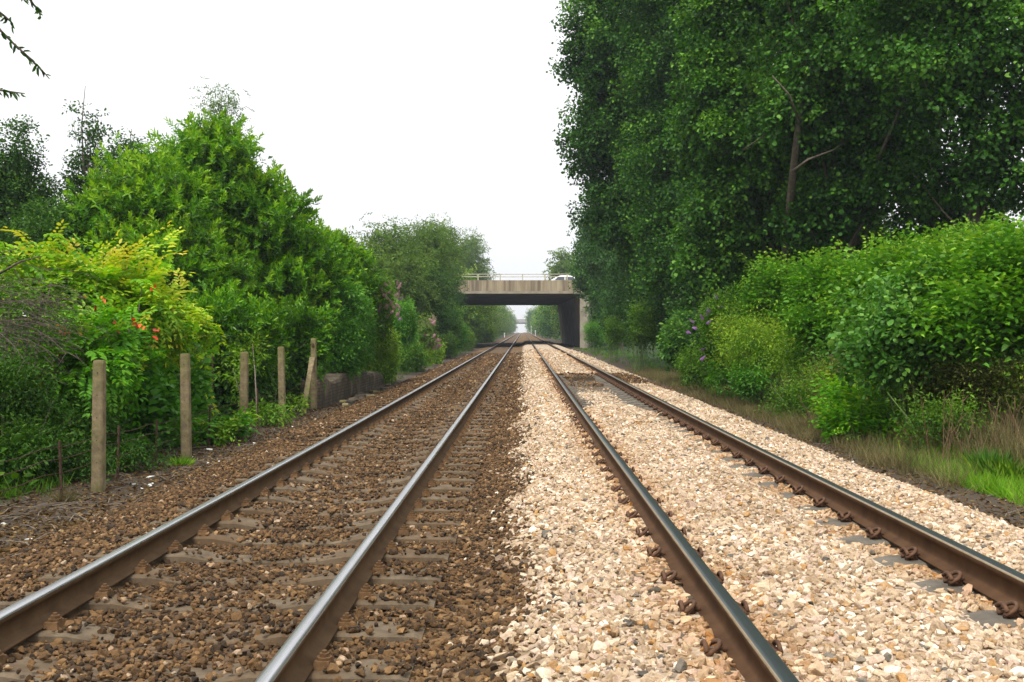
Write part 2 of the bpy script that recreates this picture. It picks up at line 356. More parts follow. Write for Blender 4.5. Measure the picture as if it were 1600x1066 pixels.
def scatter(name, P, size, coll, label, seed):
    r = np.random.default_rng(seed); n = len(P)
    me = bpy.data.meshes.new(name); me.vertices.add(n); me.vertices.foreach_set('co', P.astype(np.float32).ravel())
    a = me.attributes.new('rot', 'FLOAT_VECTOR', 'POINT')
    rot = np.stack([r.normal(0, .45, n), r.normal(0, .45, n), r.uniform(0, 6.28, n)], 1); a.data.foreach_set('vector', rot.astype(np.float32).ravel())
    a = me.attributes.new('size', 'FLOAT', 'POINT'); a.data.foreach_set('value', size.astype(np.float32))
    a = me.attributes.new('pick', 'INT', 'POINT'); a.data.foreach_set('value', r.integers(0, len(coll.objects), n).astype(np.int32))
    o = bpy.data.objects.new(name, me); COL.objects.link(o)
    g = bpy.data.node_groups.new(name, 'GeometryNodeTree')
    g.interface.new_socket('Geometry', in_out='INPUT', socket_type='NodeSocketGeometry')
    g.interface.new_socket('Geometry', in_out='OUTPUT', socket_type='NodeSocketGeometry')
    gi = g.nodes.new('NodeGroupInput'); go = g.nodes.new('NodeGroupOutput')
    ip = g.nodes.new('GeometryNodeInstanceOnPoints'); ci = g.nodes.new('GeometryNodeCollectionInfo')
    ci.inputs['Collection'].default_value = coll; ci.inputs['Separate Children'].default_value = True
    def na(nm, t):
        q = g.nodes.new('GeometryNodeInputNamedAttribute'); q.data_type = t; q.inputs['Name'].default_value = nm; return q.outputs['Attribute']
    g.links.new(gi.outputs[0], ip.inputs['Points']); g.links.new(ci.outputs[0], ip.inputs['Instance'])
    ip.inputs['Pick Instance'].default_value = True
    g.links.new(na('pick', 'INT'), ip.inputs['Instance Index']); g.links.new(na('rot', 'FLOAT_VECTOR'), ip.inputs['Rotation']); g.links.new(na('size', 'FLOAT'), ip.inputs['Scale'])
    g.links.new(ip.outputs[0], go.inputs[0])
    md = o.modifiers.new('scatter', 'NODES'); md.node_group = g
    return tag(o, label, 'ballast', kind='stuff')
SP = .65                                    # sleeper spacing
SL0 = 2.33
def sleeper_dy(Y): return np.abs((Y - SL0 + SP / 2) % SP - SP / 2)
def gen_pts(y0, y1, dens, seed):
    r = np.random.default_rng(seed); A = 8.2 * (y1 - y0); n = int(A * dens)
    X = r.uniform(-4.1, 4.1, n); Y = r.uniform(y0, y1, n)
    k = (X > -.52 * Y - 2.2) & (X < .52 * Y + 1.6); return X[k], Y[k], r
def ballast():
    PB, SB, PP, SP_ = [], [], [], []
    for y0, y1, dens, s0 in ((3.0, 9, 1150, .042), (9, 16, 1000, .041), (16, 28, 480, .056), (28, 50, 170, .080), (50, 75, 60, .12)):
        X, Y, r = gen_pts(y0, y1, dens, int(y0 * 10))
        n = len(X); s = s0 * np.exp(r.normal(0, .28, n)); u = r.uniform(0, 1, n)
        e = edge_pb(Y) + r.normal(0, .085, n) * np.where(r.uniform(0, 1, n) < .12, 2.6, 1)
        pink = X > e
        inpatch = patchm(X, Y) > .4
        gap = (Y > 27.5) & (Y < 34) & (X > .95)
        keep = np.ones(n, bool)
        # rails keep clear
        for rx in (-2.515, -1.010, .897, 2.402): keep &= np.abs(X - rx) > .075
        # left sleepers mostly clear of stones except the middle
        dy = sleeper_dy(Y); on = (dy < .125) & (np.abs(X + 1.7625) < 1.26)
        mid = np.clip(1 - np.abs(X + 1.7625) / .55, 0, 1)
        cov = .16 + .34 * mid + .40 * (wob(X * 2, Y * .9, 1.7) > .05) + .25 * (Y < 4.9) + .35 * (np.abs(X + 1.7625) > 1.08)
        keep &= ~(on & (u > cov))
        # right: clear a little beside the rails where the sleeper shows
        dy2 = np.abs((Y - SL0 - .2 + SP / 2) % SP - SP / 2)
        nr = (np.abs(X - 2.402) < .42) & (X < 2.45) & (dy2 < .12) & (wob(Y, X, .7) + .35 * (Y > 6) > -.25)
        keep &= ~(nr & (u < .93))
        for rx in (.897, 2.402): keep &= ~((np.abs(X - rx) < .2) & (dy2 < .085) & (u < .9))
        ridge = np.exp(-((X - 1.75 - .25 * np.sin(Y)) / .38) ** 2) * (Y < 25)
        keep &= ~(inpatch & (u > np.where(Y > 27.5, .35, .06 + .95 * ridge)))
        pink &= ~(gap & (r.uniform(0, 1, n) < .97))
        pink &= ~(inpatch & (Y > 27))
        # shoulders thin out
        keep &= ~((np.abs(X) > 3.55) & (u > np.clip((4.05 - np.abs(X)) / .45, 0, 1)))
        z = ground(X, Y) + r.uniform(-.006, .018, n) * (s0 / .05)
        zt = np.where(on, np.where(mid > .2, -.195, -.155) + prof(Y), -9); z = np.maximum(z, zt)
        P = np.stack([X, Y, z], 1)
        # dirt film near the pink edge: pebbles from either side mix
        k = keep & ~pink; PB.append(P[k]); SB.append(s[k] * 1.0)
        k = keep & pink; PP.append(P[k]); SP_.append(s[k] * 1.12)
    scatter('brown_ballast', np.concatenate(PB), np.concatenate(SB), stone_protos(BROWN, 14, 1), 'rusty brown crushed stone ballast around the left track', 11)
    scatter('pink_ballast', np.concatenate(PP), np.concatenate(SP_), stone_protos(PINK, 14, 2), 'pale pink crushed stone ballast heaped around the right track', 12)
ballast()

# ---------------------------------------------------------------- rails and sleepers
def rail(X, dz, mats, label, flip=1):
    half = [(.070, -.159), (.070, -.149), (.022, -.132), (.010, -.118), (.009, -.052), (.034, -.040), (.036, -.014), (.030, -.004), (.016, 0)]
    sec = half + [(-a, b) for a, b in reversed(half)]
    ys = np.concatenate([np.arange(-8, 60, 2.0), np.arange(60, 640, 10)])
    n = len(sec); V = []
    for y in ys:
        zz = float(prof(y)) + dz
        V += [(X + a, y, zz + b) for a, b in sec]
    V = np.array(V); Fs = []; mi = []
    for i in range(len(ys) - 1):
        for k in range(n):
            k2 = (k + 1) % n; Fs.append((i * n + k, i * n + k2, (i + 1) * n + k2, (i + 1) * n + k))
            za, zb = sec[k][1], sec[k2][1]
            mi.append(2 if (len(mats) > 2 and sec[k][0] < 0 and sec[k2][0] < -.02 and -.037 < min(za, zb) and max(za, zb) < -.003 and max(za, zb) > -.03) else 1 if min(za, zb) > -.016 else 0)
    me = np_mesh('rail', V, [np.array(Fs)[:, ::-1]], midx=mi)
    bm = bmesh.new(); bm.from_mesh(me); bmesh.ops.recalc_face_normals(bm, faces=bm.faces); bm.to_mesh(me); bm.free()
    return tag(link('steel_rail', me, mats), label, 'rail')
ML = railmats('left_rail', (.060, .034, .016), (.105, .064, .032), (.50, .50, .51), .22)
MR = railmats('right_rail', (.052, .026, .013), (.095, .050, .024), (.060, .078, .076), .34) + [plain('rail_corner_tan', (.26, .19, .11), (.38, .30, .20), 20, .45, .5, .5, .2, .002)]  # last material: lighter tan stripe along the left corner of the head
rail(-2.515, 0, ML, 'outer steel rail of the left track, beside the row of concrete posts')
rail(-1.010, 0, ML, 'brightest polished rail, on the brown ballast next to the pale pink ballast')
rail(.897, .183, MR, 'dark topped rail running between two pale pink ballast beds toward the centre')
rail(2.402, .183, MR, 'outer dark topped rail of the right track, nearest the overgrown bank')

def sleeper_mesh(dz0):
    """length along x, sagging middle, tapered sides"""
    mb = MB(); secs = []
    for x, zt, w in ((-1.26, -.185, .13), (-1.22, -.168, .135), (-.55, -.166, .132), (-.34, -.205, .115), (0, -.212, .11), (.34, -.205, .115), (.55, -.166, .132), (1.22, -.168, .135), (1.26, -.185, .13)):
        b = w + .025
        secs.append([(x, -b, -.36), (x, -w, zt - .012), (x, -w + .018, zt), (x, w - .018, zt), (x, w, zt - .012), (x, b, -.36)])
    mb.loft(secs); return mb
def make_left():
    t = empty('concrete_sleeper', (0, 0, 0))
    sleeper_mesh(0).build('sleeper_beam', SLEEP, t)
    for rx in (-.7525, .7525):
        for s in (-1, 1):
            mb = MB(); cx = rx + s * .105
            mb.box((cx, 0, -.150), (.085, .12, .036), top=.8)
            mb.tube([(cx + s * .005, 0, -.14), (cx + s * .005, 0, -.120)], .036, 8)
            mb.tube([(cx + s * .005, 0, -.122), (cx + s * .005, 0, -.104)], .024, 6)
            mb.tube([(cx + s * .005, 0, -.105), (cx + s * .005, 0, -.092)], .012, 6)
            mb.build('rail_bolt', CLIPL, t)
    return t
def make_right():
    t = empty('concrete_sleeper', (0, 0, 0))
    sleeper_mesh(0).build('sleeper_beam', SLEEPR, t)
    for rx in (-.7525, .7525):
        for s in (-1, 1):
            mb = MB(); cx = rx + s * .10
            mb.box((cx + s * .012, 0, -.155), (.06, .075, .03), top=.8)
            # bent spring clip: a loop on the shoulder whose toe presses on the rail foot
            pts = []
            for k in range(15):
                a = k / 14.0
                ang = -2.5 + a * 5.0
                pts.append((cx + s * (.028 - .040 * math.cos(ang) + .0), .060 * math.sin(ang) * (1 - .15 * a), -.135 + .030 * math.cos(ang * .9)))
            pts = [(cx + s * .03, -.05, -.145)] + pts + [(cx - s * .045, .012, -.138)]
            mb.tube(pts, .011, 7)
            pts2 = [(cx + s * .05, y, -.14 + .035 * math.cos(y * 22)) for y in np.linspace(-.06, .06, 7)]
            mb.tube(pts2, .0105, 7)
            mb.build('rail_clip', RUST, t, smooth=True)
    return t
ORD = ['first', 'second', 'third', 'fourth', 'fifth', 'sixth', 'seventh', 'eighth', 'ninth', 'tenth', 'eleventh', 'twelfth']
pl, pr = make_left(), make_right()
for k in range(72):
    o = pl if k == 0 else copy_tree(pl)
    y = SL0 + k * SP
    o.location = (-1.7625 + random.uniform(-.01, .01), y, float(prof(y))); o.rotation_euler = (random.uniform(-.01, .01), 0, random.uniform(-.008, .008))
    tag(o, 'weathered concrete sleeper among brown ballast under the left track', 'sleeper', 'concrete sleepers of the left track')
for k in range(72):
    o = pr if k == 0 else copy_tree(pr)
    y = SL0 + .2 + k * SP
    o.location = (1.6495, y, float(prof(y)) + .183); o.rotation_euler = (0, 0, random.uniform(-.008, .008))
    if 18.5 < y < 28: tag(o, 'grey concrete sleeper laid bare where pink ballast is missing in the right track', 'sleeper', 'bare sleepers of the right track')
    else: tag(o, 'buried concrete sleeper showing only its ends and rusty clips in pink ballast', 'sleeper', 'buried sleepers of the right track')

# ================================================================ foliage engine
def nrm(a): return a / np.maximum(np.linalg.norm(a, axis=-1, keepdims=True), 1e-9)
SHAPES = {
    'diamond': (np.array([(0, 0, 0), (.5, .45, .14), (0, 1, -.05), (-.5, .45, .14)]), [(0, 1, 2), (0, 2, 3)]),
    'oval': (np.array([(0, 0, 0), (.42, .25, .10), (.40, .68, .08), (0, 1, -.10), (-.40, .68, .08), (-.42, .25, .10)]), [(0, 1, 2, 3), (3, 4, 5, 0)]),
    'heart': (np.array([(0, .04, 0), (.50, .06, .12), (.42, .55, .10), (0, 1, -.14), (-.42, .55, .10), (-.50, .06, .12)]), [(0, 1, 2, 3), (3, 4, 5, 0)]),
    'blade': (np.array([(.5, 0, 0), (.38, .5, .03), (0, 1, .16), (-.38, .5, .03), (-.5, 0, 0)]), [(0, 1, 2, 3), ]),
}
def leaves_geo(P, D, Nn, L, W, shape):
    T, Fs = SHAPES[shape]
    D = nrm(D); X = nrm(np.cross(D, Nn)); Z = np.cross(X, D)
    V = P[:, None, :] + T[None, :, 0, None] * (W[:, None, None] * X[:, None, :]) + T[None, :, 1, None] * (L[:, None, None] * D[:, None, :]) + T[None, :, 2, None] * (L[:, None, None] * Z[:, None, :])
    n, k = len(P), len(T); base = (np.arange(n) * k)[:, None]
    if shape == 'blade': F_ = [(0, 1, 3, 4), (1, 2, 3)]
    else: F_ = Fs
    faces = [np.array(f)[None, :] + base for f in F_]
    return V.reshape(-1, 3), faces
def tmpl(kind, seed=0):
    r = np.random.default_rng(seed + 100); P, D, Nn, S, B = [], [], [], [], []
    def put(p, d, n, s=1.0, b=0.0): P.append(p); D.append(d); Nn.append(n); S.append(s); B.append(b)
    if kind == 'whorl':
        k = 15
        for i in range(k):
            t = (i + .3) / k; a = i * 2.4 + r.uniform(-.3, .3); rad = np.array((math.cos(a), math.sin(a), 0))
            d = rad * (1.0 - .55 * t) + np.array((0, 0, .35 + .9 * t)) + r.normal(0, .12, 3)
            put(np.array((0, 0, t)) + rad * .03, d, np.array((0, 0, 1.)) - rad * .5 * (1 - t) + r.normal(0, .15, 3), r.uniform(.8, 1.1) * (1 - .25 * t), .35 * t)
    elif kind == 'twig':
        k = 15
        for i in range(k):
            t = (i + .5) / k; a = r.uniform(0, 6.28); rad = np.array((math.cos(a), math.sin(a), 0))
            d = rad + np.array((0, 0, .2 + .5 * t)) + r.normal(0, .35, 3) + np.array((0, -.5, 0))
            put(np.array((0, -.25 * t * t, t)) + rad * r.uniform(.05, .35), d, r.normal(0, .7, 3) + np.array((0, 1, .3)), r.uniform(.7, 1.15), .2 * t)
    elif kind == 'frond':
        for i in range(9):
            t = (i + .7) / 9
            for s in (-1, 1):
                p = np.array((s * .02, .10 * math.sin(t * 2.6) - .32 * t * t, t)); w_ = math.sin(min(1, t * 1.2 + .15) * 2.6)
                put(p, np.array((s * .85, -.28, .50)) + r.normal(0, .07, 3), np.array((s * -.15, 1, .1)) + r.normal(0, .10, 3), .55 + .5 * w_, .25 * t)
        put(np.array((0, -.2, 1.)), np.array((0, -.3, 1.)), np.array((0, 1., .2)), .8, .3)
    elif kind == 'stem':       # arching shoot with big alternate leaves
        for i in range(9):
            t = (i + .4) / 9; s = 1 if i % 2 else -1
            p = np.array((s * .05, .18 * math.sin(t * 2.2) - .30 * t * t, t))
            put(p, np.array((s * .8, -.30, .35)) + r.normal(0, .16, 3), np.array((s * .25, 1, .2)) + r.normal(0, .16, 3), 1.15 - .55 * t, .3 * t)
    elif kind == 'strand':     # hanging string of little leaves (axis already points down or out)
        for i in range(16):
            t = i / 16; a = r.uniform(0, 6.28); rad = np.array((math.cos(a), math.sin(a), 0))
            put(np.array((0, -.55 * t * t, t)) + rad * .07, rad * .8 + np.array((0, -.8, .5)), r.normal(0, 1, 3), r.uniform(.7, 1.1), 0)
    elif kind == 'spike':
        for i in range(60):
            t = i / 60; a = i * 2.4; rad = np.array((math.cos(a), math.sin(a), 0)); q = (1 - t) ** .6
            put(np.array((0, -.25 * t * t, t)) + rad * .10 * q, rad + np.array((0, 0, .3)), np.array((0, 0, 1.)), .5 + .6 * q, 0)
    return tuple(np.array(q, float) for q in (P, D, Nn, S, B))
TM = {k: [tmpl(k, s) for s in range(4)] for k in ('whorl', 'twig', 'frond', 'stem', 'strand', 'spike')}
def clumps(C, A, kind, size, leaf, width, shape, bias, r, up=(0, 0, 1)):
    """instantiate clump templates at centres C with axes A; returns verts, faces, rnd"""
    n = len(C); A = nrm(A); U = np.tile(np.array(up, float), (n, 1))
    X = np.cross(U, A); bad = np.linalg.norm(X, axis=1) < .05; X[bad] = np.cross(np.array((1., .2, 0)), A[bad]); X = nrm(X); Yv = np.cross(A, X)
    if kind in ('whorl',):
        th = r.uniform(0, 6.28, n)[:, None]; X, Yv = X * np.cos(th) + Yv * np.sin(th), -X * np.sin(th) + Yv * np.cos(th)
    out_p, out_d, out_n, out_s, out_b = [], [], [], [], []
    pick = r.integers(0, 4, n)
    for q in range(4):
        P, D, Nn, S, B = TM[kind][q]; m = pick == q
        if not m.any(): continue
        Mx, My, Mz = X[m][:, None, :], Yv[m][:, None, :], A[m][:, None, :]
        f = lambda a: a[None, :, 0, None] * Mx + a[None, :, 1, None] * My + a[None, :, 2, None] * Mz
        sz = size[m][:, None, None]
        out_p.append((C[m][:, None, :] + f(P) * sz).reshape(-1, 3)); out_d.append(f(D).reshape(-1, 3)); out_n.append(f(Nn).reshape(-1, 3))
        out_s.append((S[None, :] * (size[m] / size.mean())[:, None] ** .5).reshape(-1)); out_b.append((B[None, :] + bias[m][:, None]).reshape(-1))
    P, D, Nn, S, B = (np.concatenate(q) for q in (out_p, out_d, out_n, out_s, out_b))
    k = len(P); S = S * r.uniform(.8, 1.2, k)
    V, Fs = leaves_geo(P, D, Nn, leaf * S, leaf * width * S, shape)
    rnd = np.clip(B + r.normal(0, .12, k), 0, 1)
    return V, Fs, np.concatenate([rnd] * len(Fs))
def lump(d, seed, fr=3.0):
    s = 0
    rr = np.random.default_rng(seed)
    for i in range(6):
        k = rr.normal(0, fr * (1 + .35 * i), 3); s = s + np.sin(d @ k + rr.uniform(0, 6.28)) / (1 + .3 * i)
    return np.clip(s / 2.5, -1.2, 1.0)
def Lb(px, py, Y, rx, ry, dr=None):
    """lobe from its place and size in the photo at distance Y"""
    s = Y / F; return (*at(px, py, Y), rx * s, (dr if dr else (rx + ry) / 2 * s), ry * s)
def crown_pts(lobes, n, r, depth=.35, amp=.16, clear=True, low=.05, fr=3.0):
    lo = np.array(lobes, float); area = (lo[:, 3] * lo[:, 5] + lo[:, 4] * lo[:, 5] + lo[:, 3] * lo[:, 4]); pr_ = area / area.sum()
    m = int(n * 1.9); idx = r.choice(len(lo), m, p=pr_); d = nrm(r.normal(0, 1, (m, 3)))
    rad = 1 - depth * np.abs(r.normal(0, .6, m)); rad = np.clip(rad, .15, 1.05)
    seeds = int(abs(lo[0, 0] * 13 + lo[0, 1] * 7)) + 3
    rad = rad * (1 + amp * lump(d, seeds, fr) + amp * .5 * lump(d + lo[idx, :3] * .3, seeds + 1, fr * 2.5))
    P = lo[idx, :3] + d * lo[idx, 3:6] * rad[:, None]
    inside = np.zeros(m)
    for j, l in enumerate(lo):
        q = np.linalg.norm((P - l[:3]) / l[3:6], axis=1); inside = np.maximum(inside, np.where(idx == j, 0, (q < .72)))
    keep = (inside < .5) | (r.uniform(0, 1, m) < .12)
    keep &= P[:, 2] > ground(P[:, 0], P[:, 1]) + low
    if clear: keep &= ~((np.abs(P[:, 0]) < 4.15) & (P[:, 2] < 5.2))
    P, d, idx, rad = P[keep][:n], d[keep][:n], idx[keep][:n], rad[keep][:n]
    onrm = nrm(d / lo[idx, 3:6])
    return P, onrm, rad
STATS = {'leaves': 0}
def foliage(lobes, n, kind, size, leaf, width, shape, seed, up_b=.3, rand=.5, out=1.0, depth=.35, amp=.16, hi=.25, clear=True, low=.05, fr=3.0, droop=0.0, offset=None, topb=.15, clus=6, crad=None):
    r = np.random.default_rng(seed); n0 = max(3, n // clus); cr = crad if crad else size * .85
    if clus > 1: lobes = [(*l[:3], max(l[3] - cr - .12 * size, l[3] * .35), max(l[4] - cr - .12 * size, l[4] * .35), max(l[5] - .45 * cr - .1 * size, l[5] * .5)) for l in lobes]
    P, O, rad = crown_pts(lobes, n0, r, depth, amp, clear, low, fr)
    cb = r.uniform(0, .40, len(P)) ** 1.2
    if clus > 1:
        i = np.repeat(np.arange(len(P)), clus); dl = np.clip(r.normal(0, 1, (len(i), 3)), -1.7, 1.7) * cr * r.uniform(.6, 1.3, len(P))[i][:, None] * np.array((1, 1, .62))
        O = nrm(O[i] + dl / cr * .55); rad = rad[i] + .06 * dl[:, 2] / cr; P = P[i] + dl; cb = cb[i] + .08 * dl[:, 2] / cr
        k = P[:, 2] > ground(P[:, 0], P[:, 1]) + low if low > -50 else np.ones(len(P), bool)
        if clear: k &= ~((np.abs(P[:, 0]) < 4.3) & (P[:, 2] < 5.2)); k &= ~((P[:, 0] > -4.95 - .25 * size) & (P[:, 0] < 0) & (P[:, 1] < 24) & (P[:, 2] > .05))
        P, O, rad, cb = P[k], O[k], rad[k], cb[k]
    m = len(P); A = O * out + r.normal(0, rand, (m, 3)) + np.array((0, 0, up_b - droop))
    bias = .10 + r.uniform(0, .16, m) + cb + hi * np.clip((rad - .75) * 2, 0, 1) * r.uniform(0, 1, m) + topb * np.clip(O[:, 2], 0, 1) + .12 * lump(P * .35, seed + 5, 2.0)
    sz = size * r.uniform(.7, 1.3, m)
    off = np.zeros(3) if offset is None else np.array(offset)
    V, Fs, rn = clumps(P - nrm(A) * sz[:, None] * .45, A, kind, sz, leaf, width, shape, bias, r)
    STATS['leaves'] += len(rn) // len(Fs)
    return V - off, Fs, rn, P - off
def limbs(mb, base, pts, r0, r, n_b, top=None, lean=0.0):
    """trunk from base to top with branches reaching to some crown points"""
    base = np.array(base, float); pts = np.asarray(pts)
    top = np.array(top if top is not None else (pts[:, 0].mean(), pts[:, 1].mean(), np.percentile(pts[:, 2], 92)), float)
    mid = [base + (top - base) * t + np.array((math.sin(t * 5 + base[1]) * .03, math.cos(t * 4) * .03, 0)) * np.linalg.norm(top - base) * (t * (1 - t) * 4) for t in np.linspace(0, 1, 8)]
    mb.tube(mid, [r0 * (1.25 if i == 0 else 1) * (1 - .85 * i / 7) for i in range(8)], 9)
    for j in r.choice(len(pts), min(n_b, len(pts)), replace=False):
        p = pts[j]; h = (p[2] - base[2]) / max(top[2] - base[2], .1); t = np.clip(h * .75 - .08, .08, .9); k = t * 7; i = int(k); a = np.array(mid[i]) * (1 - (k - i)) + np.array(mid[min(i + 1, 7)]) * (k - i)
        q = a + (p - a) * .5 + np.array((0, 0, -.08 * np.linalg.norm(p - a))) + r.normal(0, .04, 3) * np.linalg.norm(p - a)
        rr = r0 * (1 - .85 * t) * .45
        mb.tube([a, (a + q) / 2, q, (q + p) / 2 + r.normal(0, .03, 3), p], [rr, rr * .8, rr * .55, rr * .35, rr * .15], 5)
def plant(name, label, cat, base, lobes, mat, n, kind, size, leaf, width, shape, seed, group=None, stems=4, trunk=None, top=None, nb=14, bark=None, crown_name='crown', extra=None, **kw):
    x, y = base; z = gz(x, y) - .03; t = empty(name, (x, y, z), label, cat, group); off = (x, y, z)
    V, Fs, rn, P = foliage(lobes, n, kind, size, leaf, width, shape, seed, offset=off, **kw)
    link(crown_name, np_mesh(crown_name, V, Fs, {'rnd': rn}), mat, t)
    if extra:
        for nm, m2, n2, kd2, sz2, lf2, w2, sh2, kw2 in extra:
            V, Fs, rn, _ = foliage(lobes, n2, kd2, sz2, lf2, w2, sh2, seed + 71, offset=off, **kw2)
            link(nm, np_mesh(nm, V, Fs, {'rnd': rn}), m2, t)
    r = np.random.default_rng(seed + 9); mb = MB()
    if trunk:
        tp = None if top is None else np.array(top) - off
        limbs(mb, (0, 0, -.1), P, trunk, r, nb, tp); mb.build('trunk', bark or BARK, t, smooth=True)
    elif stems:
        for j in r.choice(len(P), min(stems, len(P)), replace=False):
            p = P[j]; b = np.array((p[0] * .45 + r.normal(0, .1), p[1] * .45 + r.normal(0, .1), 0)); b[2] = gz(b[0] + x, b[1] + y) - z - .05
            q = (b + p) / 2 + np.array((0, 0, .12 * abs(p[2])))
            mb.tube([b, q, p], [.016, .012, .005], 5)
        mb.build('stem', bark or TWIG, t)
    return t

# ================================================================ the bridge
def bridge():
    t = empty('road_bridge', (0, 101, float(prof(101))), 'long stained concrete road bridge spanning both tracks beneath the white car', 'bridge')
    o3 = Vector((0, 101, float(prof(101)))); Zs = 5.143; Zp = 6.39; n_, f_ = 101.0, 138.0
    m, nt = newmat('stained_concrete'); tcn = N(nt, 'ShaderNodeTexCoord'); mp = N(nt, 'ShaderNodeMapping'); mp.inputs['Scale'].default_value = (2.2, 2.2, .10); nt.links.new(tcn.outputs['Object'], mp.inputs[0])
    s1 = noise(nt, mp.outputs[0], 1.0, 6, .7); s2 = noise(nt, tcn.outputs['Object'], .6, 5, .6)
    c = mixc(nt, mrange(nt, s1, .38, .62), (.37, .31, .21), (.145, .115, .08)); c = mixc(nt, mrange(nt, s2, .45, .65, 0, .5), c, (.23, .165, .10))
    princ(nt, c, .9, 0, .2, bump(nt, s1, .2, .02)); STN = m
    PALE = concrete('pale_concrete', (.34, .30, .235), (.19, .165, .125), None, 1.2)
    DARK = concrete('abutment_concrete', (.38, .33, .27), (.20, .17, .14), None, 1.0)  # grey brown concrete of the right abutment wall
    SOFFIT = concrete('underside_concrete', (.12, .10, .08), (.06, .052, .042), None, 1.0)  # darker concrete for the deck slab and its beams
    def bx(mb, x0, x1, y0, y1, z0, z1): mb.box(Vector(((x0 + x1) / 2, (y0 + y1) / 2, (z0 + z1) / 2)) - o3, (x1 - x0, y1 - y0, z1 - z0))
    mb = MB(); bx(mb, -15, 8.5, n_ + .5, f_ - .5, Zs + .06, 5.62); mb.build('deck', SOFFIT, t)
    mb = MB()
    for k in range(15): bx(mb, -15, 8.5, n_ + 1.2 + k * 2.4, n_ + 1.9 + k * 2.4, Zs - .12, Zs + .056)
    mb.build('deck_beam', SOFFIT, t)
    for y0 in (n_, f_ - .45):
        mb = MB(); bx(mb, -22, 9.0, y0, y0 + .45, Zs + .24, Zp); mb.build('parapet', STN, t, bevel=.01)
        mb = MB(); bx(mb, -15, 5.62, y0 - .06, y0 + .5, Zs, Zs + .235); mb.build('edge_beam', PALE, t, bevel=.01)
    # abutments: a wall each side, the right one toed in along the skew
    for sx, xa, xb in ((1, 5.29, 4.38), (-1, -12.5, -12.5)):
        mb = MB(); th = .8 * sx
        vs = []
        for (x, y) in ((xa, n_ + .1), (xb, f_ - .1), (xb + sx * 5, f_ - .1), (xa + th, n_ + .1)):
            vs += [(x + (sx * .75 if x in (xa, xb) else 0), y - 101, -1.5 - o3.z), (x, y - 101, Zs - .13 - o3.z)]
        mb.add(vs, [(0, 2, 3, 1), (2, 4, 5, 3), (4, 6, 7, 5), (6, 0, 1, 7), (1, 3, 5, 7), (0, 6, 4, 2)]); mb.build('abutment', DARK if sx > 0 else STN, t)
    mb = MB(); bx(mb, 5.29, 6.0, n_ - .12, n_ + .09, -1.0, 3.1); bx(mb, 5.29, 5.75, n_ - .1, n_ + .09, 3.103, Zs - .003); bx(mb, 5.55, 6.15, n_ - .18, n_ + .09, 3.9, 4.35); mb.build('end_pier', PALE, t, bevel=.02)
    RAILM = plain('cream_rail_paint', (.50, .46, .36), (.38, .34, .26), 4, .7, bstr=.1)
    for yr in (n_ + .22, f_ - .22):
        mb = MB()
        for z in (6.96, 6.72): mb.tube([Vector((-14, yr, z)) - o3, Vector((4.35, yr, z)) - o3], .034, 8)
        mb.build('railing_bar', RAILM, t)
    for k in range(9):
        mb = MB(); x = -12.45 + k * 2.07; bx(mb, x - .05, x + .05, n_ + .17, n_ + .27, Zp, 6.99); mb.build('railing_post', RAILM, t)
bridge()
def far_bridge():
    y = 600; z0 = float(prof(y)); t = empty('distant_bridge', (0, y, z0), 'small hazy concrete bridge far down the line beyond the road bridge', 'bridge')
    M1 = plain('grey_concrete', (.38, .37, .34), (.27, .26, .24), .8)
    M2 = plain('dark_concrete', (.12, .12, .12), (.07, .07, .07), .8)
    mb = MB(); mb.box((0, -.1, 6.45), (34, .5, 1.9)); mb.build('parapet', M1, t)
    mb = MB(); mb.box((0, 6, 5.2), (34, 11.4, .55)); mb.build('deck', M2, t)
    for x in (-5.6, 5.6): mb = MB(); mb.box((x, 6, 1.9), (1.4, 11, 6.03)); mb.build('pier', M1, t)
far_bridge()

